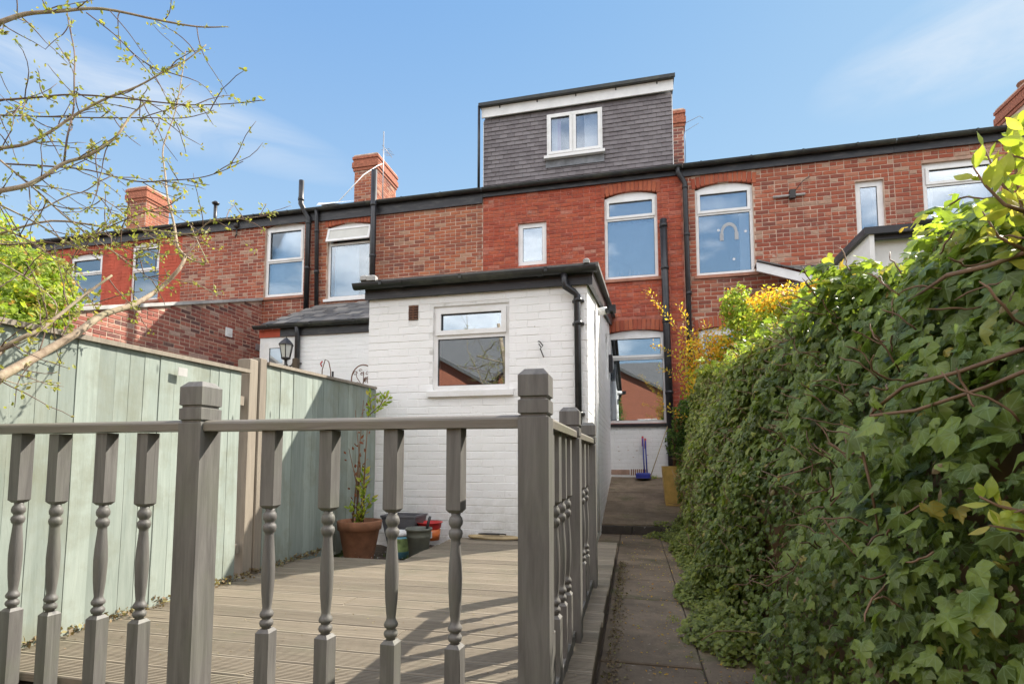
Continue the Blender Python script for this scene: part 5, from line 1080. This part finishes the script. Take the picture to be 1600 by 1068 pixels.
gs = [[pc, pc + Vector((0, 0, .3)), at(575, 650, Y=ty), at(585, 625, Y=ty)], [at(575, 650, Y=ty), at(595, 632, Y=ty), at(610, 620, Y=ty)], [at(580, 640, Y=ty), at(578, 625, Y=ty), at(583, 612, Y=ty)], [at(590, 640, Y=ty), at(600, 622, Y=ty), at(600, 615, Y=ty)]]
leafy_sprig('green_climber', 'fresh green leafy shoots on the top of the potted plant', 'plant', gs[1:], 'lime_leaf', (.03, .055), 150, r=.004, root=tuple(pc + Vector((.03, 0, 0))), spread=.03, tpl=OVAL)
leafy_sprig('young_plant', 'leafy green plant low in the terracotta pot', 'plant', [[pc, pc + Vector((dx_, dy_, .12 + .5 * k)), pc + Vector((dx_ * 1.6, dy_ * 1.6, .18 + .6 * k))] for dx_, dy_, k in ((.03, 0, 0), (-.04, -.03, 0), (.06, .02, .1), (0, -.05, 0), (.03, -.02, .35), (.01, .03, .5), (.05, -.03, .2))], 'lime_leaf', (.035, .07), 55, r=.004, root=tuple(pc + Vector((0, .03, 0))), spread=.02)
def atx(px, py, z): return at(px, py, Z=z)
# grey square planter, tubs
gy = 4.72; gc = at(632, 800, Y=gy)
th = thing('square_planter', 'grey square tapered planter against the white wall', 'planter', (gc.x, gy, BZ)); zt = at(640, 803, Y=gy).z
q = MB(); w1, w2 = .17, .11
def ringsq(w, z): return [(gc.x + a * w, gy + b * w * .8, z) for a, b in ((-1, -1), (1, -1), (1, 1), (-1, 1))]
q.add(ringsq(w2, BZ) + ringsq(w1, zt - .02) + ringsq(w1 + .008, zt - .018) + ringsq(w1 + .008, zt) + ringsq(w1 - .02, zt) + ringsq(w1 - .03, zt - .06), [(3, 2, 1, 0)] + [(4 * k + i, 4 * k + (i + 1) % 4, 4 * k + 4 + (i + 1) % 4, 4 * k + 4 + i) for k in range(5) for i in range(4)]); q.build('pot', M['pot_grey'], th)
MB().add(ringsq(w1 - .03, zt - .05), [(0, 1, 2, 3)]).build('compost', M['soil_pot'], th)
by = 4.28; bc = at(654, 862, Y=by); zt = at(654, 824, Y=by).z; Hb = zt - BZ
bk = pot('garden_bucket', 'grey green bucket of soil with a black trowel in it', 'bucket', bc.x, by, BZ, [(.072, 0), (.099, Hb * .72), (.103, Hb * .73), (.103, Hb * .78), (.105, Hb - .02), (.114, Hb - .018), (.114, Hb), (.102, Hb), (.097, Hb - .03)], 'pot_green', (.099, Hb - .03))
tw = thing('trowel', 'black garden trowel standing in the grey green bucket', 'trowel', (bc.x + .05, by, zt)); a = at(672, 806, Y=by); MB().tube([(bc.x + .06, by, zt - .05), a.lerp(Vector((bc.x + .06, by, zt - .05)), .5), a], [.008, .014, .012], 8).build('handle', M['black_plastic'], tw)
ty2 = 4.42; tc_ = at(623, 864, Y=ty2); zt = at(623, 829, Y=ty2).z; Ht = zt - BZ
tb = thing('plastic_tub', 'pale blue plastic tub with a printed picture band left of the bucket', 'tub', (tc_.x, ty2, BZ))
MB().lathe([(.088, 0), (.098, Ht - .035)], (tc_.x, ty2, BZ), 22).build('body', M['tub_blue'], tb); MB().lathe([(.0985, Ht * .75), (.0925, Ht * .25)], (tc_.x, ty2, BZ), 22, cap=False).build('label_band', M['tub_label'], tb); MB().lathe([(.102, Ht - .036), (.106, Ht - .03), (.106, Ht), (.098, Ht), (.096, Ht - .02)], (tc_.x, ty2, BZ), 22).build('rim', M['tub_white'], tb)
ry = 4.74; rc = at(672, 850, Y=ry)
od_ = thing('orange_tub', 'orange tub with a white label behind the bucket', 'tub', (rc.x, ry, DZ)); zt = at(672, 828, Y=ry).z
MB().lathe([(.085, 0), (.097, max(.1, zt - DZ))], (rc.x, ry, DZ), 20).build('body', M['plastic_orange'], od_); MB().box(rc.x + .02, rc.x + .055, ry - .098, ry - .092, DZ + .03, DZ + .09).build('label', M['tub_white'], od_)
rd = thing('red_bowl', 'red plastic bowl stacked on the orange tub', 'bowl', (rc.x, ry, zt)); MB().lathe([(.085, .002), (.11, .03), (.115, .07), (.128, .075), (.126, .08), (.105, .075), (.09, .02), (.02, .01)], (rc.x - .01, ry, zt), 22, cap=False).build('bowl', M['plastic_red'], rd)
ho = thing('garden_hose', 'coiled tan garden hose lying on the deck against the white wall', 'hose', (-1.3, 4.85, DZ)); pts = []
for k in range(70):
    a = k / 70 * 2 * math.pi * 2.6; rx_, ry_ = .23 + .03 * math.sin(k * .21), .055 + .012 * math.cos(k * .3); pts.append((-1.27 + rx_ * math.cos(a), 4.86 + ry_ * math.sin(a), DZ + .016 + .006 * (k / 70 * 2.6)))
MB().tube(pts, .011, 8).build('hose', M['hose_tan'], ho); MB().tube([(-1.30 + .13 * math.cos(a), 4.85 + .03 * math.sin(a), DZ + .055) for a in [math.pi * k / 10 * 1.7 for k in range(11)]], .006, 6).build('cord', M['iron'], ho)
# loose bricks and debris by the fence
for k, (x, y_, lb) in enumerate(((440, 878, 'loose weathered brick in the bed by the fence, nearest the fence'), (458, 872, 'broken red brick lying flat between deck and fence'), (468, 878, 'reddish loose brick at the deck edge'), (425, 880, 'small dark brick lump beside the deck'))):
    p = at(x, y_, Z=-.80); q = MB().cbox(-.07, .07, -.04, .04, -.03, .03, .008).mesh('loose_brick', M['brick_far']); o = link('loose_brick', q, None); o.location = p + Vector((0, 0, -.01)); o.rotation_euler = (R.uniform(-.1, .1), R.uniform(-.1, .1), R.uniform(-1, 1)); tag(o, lb, 'brick')
# weeds: tufts and blades along the deck edge
def weeds(label, pts, mat='shrub_leaf', n=60, hgt=(.03, .09), spread=.05):
    P = []; 
    for p in pts:
        for _ in range(n): P.append((p[0] + R.gauss(0, spread), p[1] + R.gauss(0, spread), p[2]))
    P = np.array(P); k = len(P); blade = ([(-.06, 0, 0), (.06, 0, 0), (.04, .5, .1), (-.04, .5, .1), (0, 1, .3)], [(0, 1, 2), (0, 2, 3), (3, 2, 4)])
    T = np.stack([rng.normal(0, .35, k), rng.normal(0, .35, k), np.ones(k)], 1); o = scatter('weeds', mat, None, P, rng.normal(size=(k, 3)), rng.uniform(hgt[0], hgt[1], k), blade, roll=T); tag(o, label, 'weeds'); return o
weeds('tufts of green weed between the deck and the fence', [tuple(at(x, y_, Z=-.82)) for x, y_ in ((95, 975), (110, 965), (250, 935), (262, 930), (240, 940), (355, 905), (350, 900), (380, 885), (275, 930))] , 'lime_leaf', 26, (.03, .10), .035)
weeds('low weeds and moss in the bed round the pots', [(R.uniform(-2.5, -1.8), R.uniform(3.85, 4.6), -.86) for _ in range(26)], 'shrub_leaf', 22, (.015, .05), .05)
weeds('yellow green moss tuft in the path joint', [tuple(at(1056, 970, Z=-.93)), tuple(at(1053, 965, Z=-.93))], 'lime_leaf', 60, (.01, .025), .03)
weeds('pale weeds at the foot of the back wall', [tuple(at(1020, 746, Z=-.34) * 1.0)] if False else [(.30 + R.uniform(-.1, .1), 9.85, ZB - .02) for _ in range(5)], 'lime_leaf', 30, (.03, .08), .04)
P = np.stack([rng.uniform(-2.5, -1.75, 160), rng.uniform(3.85, 4.4, 160), rng.uniform(-.85, -.80, 160)], 1)
tag(scatter('daisies', 'tub_white', None, P[:60], rng.normal(size=(60, 3)) + np.array([[0, 0, 1.5]]), rng.uniform(.008, .016, 60), TINY), 'tiny white flowers scattered in the bed by the terracotta pot', 'flowers')
# dry debris along the fence foot and leaf litter
n = 900; yy = rng.uniform(1.5, 3.9, n); P = np.stack([-2.385 - .05 * (yy - 1.5) + np.abs(rng.normal(0, .035, n)), yy, -.745 + rng.random(n) * .03], 1)
tag(scatter('leaf_litter', 'dry_leaf', None, P, rng.normal(size=(n, 3)) + np.array([[0, 0, 1.0]]), rng.uniform(.01, .03, n), TINY), 'dry brown leaf litter along the foot of the fence', 'leaf litter')
n = 1300; P = np.stack([-.15 + .75 * rng.random(n) ** .6, rng.uniform(1.6, 6.8, n), np.full(n, -.924)], 1)
tag(scatter('leaf_litter', 'gold_leaf', None, P, rng.normal(size=(n, 3)) * .25 + np.array([[0, 0, 1.0]]), rng.uniform(.006, .018, n), TINY), 'small fallen leaves and grit scattered on the path', 'leaf litter')
sk = thing('dry_stick', 'dry curled stick standing in the weeds at the fence foot', 'stick', at(205, 965, Z=-.8)); MB().tube(A_([(230, 932), (236, 915), (245, 898)], 2.35), .006, 6).build('stem', M['stem_brown'], sk); MB().tube(A_([(192, 945), (203, 930), (196, 915)], 2.2), .004, 6).build('twig', M['stem_brown'], sk)
# ------------------------------------------------------------ budding tree, trunk outside the frame on the left
tree = thing('budding_tree', 'leaning tree branches with small opening yellow green buds at the upper left', 'tree', (-2.15, .55, -.9))
trunk = MB(); trunk.tube([(-2.15, .55, -1.0), (-2.18, .6, -.4), (-2.2, .75, .1), (-2.25, .9, .7), (-2.2, 1.0, 1.6), (-2.3, 1.1, 2.4)], [.09, .075, .065, .055, .045, .03], 10).build('trunk', M['bark'], tree)
def spline(pts, k=4):
    out = []; n = len(pts)
    for i in range(n - 1):
        p0, p1, p2, p3 = pts[max(0, i - 1)], pts[i], pts[i + 1], pts[min(n - 1, i + 2)]
        for j in range(k):
            t = j / k; out.append(.5 * ((2 * p1) + (p2 - p0) * t + (2 * p0 - 5 * p1 + 4 * p2 - p3) * t * t + (3 * p1 - p0 - 3 * p2 + p3) * t ** 3))
    out.append(pts[-1]); return out
BP = []; twm = MB()
def branch(pl, r0, r1, root=None, bud=60, mat='bark'):
    pts = [at(x, y_, Y=Y_) for x, y_, Y_ in pl]
    if root is not None: pts = [Vector(root)] + pts
    pts = spline(pts, 4); n = len(pts); MB().tube(pts, [r0 + (r1 - r0) * i / (n - 1) for i in range(n)], 8).build('branch', M[mat], tree)
    L = sum((pts[i + 1] - pts[i]).length for i in range(n - 1))
    for j in range(int(L * bud * .5)):
        f = R.random() * (n - 1.01); i = int(f); BP.append(pts[i].lerp(pts[i + 1], f - i) + Vector((R.gauss(0, .006),) * 3))
    return pts
def twigs(pts, cnt, L=(.08, .28), lo=.15, r=.0022):
    n = len(pts); cnt = int(cnt * .62)
    for _ in range(cnt):
        f = (lo + (1 - lo) * R.random()) * (n - 1.01); i = int(f); p = pts[i].lerp(pts[i + 1], f - i); d = (pts[i + 1] - pts[i]).normalized(); dd = (d * R.uniform(.2, 1.0) + Vector((R.gauss(0, .6), R.gauss(0, .5), R.gauss(0, .7)))).normalized(); q = runner(p, dd, R.uniform(*L), n=6, wob=.45); twm.tube(q, [r] * 3 + [r * .7] * 3 + [r * .4], 5)
        for s in range(R.randrange(3, 7)): j = R.randrange(2, 7); BP.append(q[min(j, 6)] + Vector((R.gauss(0, .005), R.gauss(0, .005), R.gauss(0, .005))))
# name the limbs by their path in the air: (pixel x, pixel y, depth)
b = branch([(-30, 605, 1.36), (0, 588, 1.41), (60, 555, 1.54), (120, 520, 1.67), (160, 492, 1.78), (210, 475, 1.92), (250, 450, 2.05), (280, 420, 2.1), (290, 400, 2.15)], .020, .007, (-2.1, .9, .0), 26); twigs(b, 26)
b = branch([(290, 400, 2.15), (278, 385, 2.15), (272, 350, 2.2), (262, 310, 2.2), (258, 270, 2.25), (255, 230, 2.3), (275, 170, 2.35), (290, 80, 2.4)], .007, .0025, None, 40); twigs(b, 18)
b = branch([(290, 400, 2.15), (305, 408, 2.2), (322, 408, 2.2), (310, 380, 2.2), (298, 352, 2.25)], .0045, .002, None, 45)
b = branch([(270, 436, 2.08), (305, 443, 2.1), (330, 455, 2.1), (350, 462, 2.1)], .003, .0015, None, 60)
b = branch([(-30, 560, 1.35), (0, 545, 1.4), (40, 525, 1.45), (70, 510, 1.5), (120, 470, 1.6), (175, 430, 1.7)], .012, .004, (-2.2, .78, .05), 30); twigs(b, 20)
b = branch([(-30, 45, 1.5), (0, 35, 1.5), (40, 22, 1.55), (90, 18, 1.6), (160, 14, 1.7), (250, 32, 1.8), (310, 42, 1.85), (355, 42, 1.9)], .011, .002, (-2.2, 1.0, 1.7), 30); twigs(b, 26, lo=.1)
b = branch([(-30, 240, 1.5), (0, 232, 1.55), (40, 225, 1.6), (80, 205, 1.65), (120, 178, 1.7), (170, 152, 1.75), (215, 135, 1.8), (260, 110, 1.85), (290, 95, 1.9), (322, 70, 1.95)], .008, .0022, (-2.22, 1.0, 1.3), 45); twigs(b, 30)
b = branch([(-30, 305, 1.45), (0, 298, 1.5), (40, 290, 1.55), (70, 275, 1.6), (100, 255, 1.65), (140, 242, 1.7), (180, 215, 1.75), (205, 180, 1.8), (235, 155, 1.85)], .011, .003, (-2.24, .95, 1.0), 45); twigs(b, 28)
b = branch([(-20, 152, 1.6), (0, 156, 1.6), (60, 152, 1.65), (110, 148, 1.7), (180, 152, 1.75), (250, 160, 1.8), (300, 164, 1.85), (360, 162, 1.9), (415, 156, 1.95)], .005, .0016, (-2.2, 1.0, 1.45), 42, 'twig_dark'); twigs(b, 24)
b = branch([(-20, 178, 1.7), (0, 180, 1.7), (60, 182, 1.75), (150, 184, 1.8), (230, 184, 1.85), (290, 184, 1.9), (335, 172, 1.95)], .004, .0015, (-2.2, 1.0, 1.4), 35, 'twig_dark'); twigs(b, 20)
b = branch([(10, 256, 1.7), (80, 260, 1.75), (140, 266, 1.8), (210, 283, 1.85), (260, 282, 1.9), (310, 278, 1.95), (345, 268, 2.0), (380, 252, 2.0)], .004, .0015, None, 42, 'twig_dark'); twigs(b, 18)
b = branch([(-10, 380, 1.7), (60, 378, 1.75), (100, 380, 1.8), (140, 370, 1.8), (180, 350, 1.85), (230, 330, 1.9), (262, 322, 1.9)], .005, .0016, (-2.25, .95, .7), 50, 'twig_dark'); twigs(b, 26)
b = branch([(-10, 350, 1.6), (60, 385, 1.7), (110, 430, 1.75), (150, 480, 1.8)], .004, .0015, None, 50); twigs(b, 16)
b = branch([(0, 365, 1.7), (80, 345, 1.8), (170, 355, 1.9), (240, 360, 2.0), (300, 365, 2.1), (330, 345, 2.1), (370, 342, 2.15), (410, 338, 2.2)], .005, .0016, None, 55); twigs(b, 26)
b = branch([(0, 320, 1.6), (60, 350, 1.7), (130, 390, 1.8), (200, 385, 1.9), (260, 400, 2.0)], .004, .0015, None, 55); twigs(b, 24)
b = branch([(100, 255, 1.65), (105, 215, 1.65), (115, 170, 1.7), (116, 120, 1.7), (116, 80, 1.75), (105, 20, 1.8), (110, -20, 1.8)], .004, .002, None, 35, 'twig_dark'); twigs(b, 14)
b = branch([(0, 250, 1.5), (60, 300, 1.6), (110, 345, 1.7), (180, 395, 1.8), (240, 440, 1.9)], .004, .0015, None, 50); twigs(b, 20)
b = branch([(135, 20, 1.65), (180, 55, 1.7), (210, 85, 1.75), (250, 115, 1.8)], .0025, .0012, None, 35, 'twig_dark'); twigs(b, 8)
b = branch([(170, 15, 1.7), (200, 50, 1.75), (225, 85, 1.8), (245, 108, 1.8)], .0022, .001, None, 25, 'twig_dark')
b = branch([(0, 410, 1.5), (50, 440, 1.6), (90, 480, 1.65), (60, 520, 1.6)], .004, .0015, None, 50); twigs(b, 14)
b = branch([(0, 590, 1.4), (30, 600, 1.45), (60, 596, 1.5), (95, 598, 1.5)], .002, .001, None, 50)
b = branch([(60, 330, 1.7), (130, 300, 1.8), (190, 330, 1.85), (240, 372, 1.9), (280, 375, 2.0)], .003, .0013, None, 50); twigs(b, 18)
twm.build('twigs', M['twig_dark'], tree, kind='stuff')
BPa = np.array([tuple(p) for p in BP]); k = len(BPa)
rep = rng.integers(1, 4, k); P = np.repeat(BPa, rep, axis=0); P = P + rng.normal(0, .006, P.shape)
scatter('opening_buds', 'bud_leaf', tree, P, rng.normal(size=P.shape), rng.uniform(.010, .026, len(P)), OVAL, tints=np.clip(rng.beta(2, 2, len(P)), 0, 1))
# ------------------------------------------------------------ houses behind the photographer, seen only in the window reflections
rv = thing('opposite_house', 'brick house with slate roof across the gardens, mirrored in the windows', 'house', (0, -13, -1))
MB().box(-16, 14, -19, -12, -1, 3.4).build('wall', M['brick_far'], rv)
MB().prism([(-11.7, 3.35), (-15.5, 6.3), (-19.3, 3.35)], -16.2, 14.2, 'x').build('roof', M['slate'], rv)
for xa, xm, xb, ze, zp in ((-11.5, -8.1, -4.9, 2.5, 4.3), (-4.8, -1.4, 2.6, 3.0, 5.1)):
    MB().prism([(xa, -1), (xb, -1), (xb, ze), (xm, zp), (xa, ze)], -13, -8.6, 'y').build('gable_wing', M['brick_far'], rv)
    MB().prism([(xa - .15, ze - .08), (xm, zp), (xb + .15, ze - .08), (xb + .15, ze + .06), (xm, zp + .16), (xa - .15, ze + .06)], -13, -8.4, 'y').build('roof', M['slate'], rv)
wf = MB().box(.2, 1.2, -8.6, -8.55, 1.0, 2.1).build('window', M['upvc'], rv); MB().box(.28, 1.12, -8.55, -8.53, 1.08, 2.02).build('pane', M['glass'], wf)
bush('garden_conifer', 'green conifer in the opposite garden mirrored in the back window', [((-.75, -4, .3), .6, .6, .9), ((-.75, -4, 1.4), .5, .5, .9), ((-.75, -4, 2.3), .3, .3, .8)], 'shrub_leaf', 7000, (.03, .07), base=(-.75, -4, -1), stems=4)
for x in (-12.5, -9, -6, 1, 4, 8):
    wf = MB().box(x, x + 1, -12.05, -11.96, 1.0, 2.3).build('window', M['upvc'], rv); MB().box(x + .08, x + .92, -11.96, -11.94, 1.08, 2.22).build('pane', M['glass'], wf)

# weeds and moss creeping along the flag joints and the deck side
weeds('green moss and seedlings along the path joints', [(.287 + R.uniform(-.01, .01), R.uniform(1.6, 6.6), -.93) for _ in range(26)] + [(R.uniform(-.1, .5), 1.42 + .575 * R.randrange(1, 9), -.93) for _ in range(14)], 'shrub_leaf', 10, (.005, .02), .02)
n = 1500; P = np.stack([-.14 + np.abs(rng.normal(0, .035, n)), rng.uniform(1.5, 5.0, n), np.full(n, -.925)], 1)
tag(scatter('leaf_litter', 'dry_leaf', None, P, rng.normal(size=(n, 3)) * .4 + np.array([[0, 0, 1.0]]), rng.uniform(.006, .022, n), TINY), 'brown debris gathered along the side of the deck', 'leaf litter')
n = 800; P = np.stack([rng.uniform(-2.3, -.2, n), rng.uniform(1.5, 4.9, n), np.full(n, DZ + .003)], 1)
tag(scatter('leaf_litter', 'dry_leaf', None, P, rng.normal(size=(n, 3)) * .2 + np.array([[0, 0, 1.0]]), rng.uniform(.004, .013, n), TINY), 'specks of dry litter lying on the deck boards', 'leaf litter')
GR = {'terraced_house': 'row of terraced houses', 'chimney': 'chimneys on the terrace roofs', 'downpipe': 'black pipes on the house fronts', 'soil_pipe': 'black pipes on the house fronts', 'loose_brick': 'loose bricks by the fence', 'paper_star': 'paper stars on the window', 'deck_railing': 'deck railings', 'television_aerial': 'aerials on the roofs', 'wall_bracket': 'brackets on the brick walls'}
for o in C.objects:
    if o.parent is None and 'category' in o and o.name.split('.')[0] in GR: o['group'] = GR[o.name.split('.')[0]]
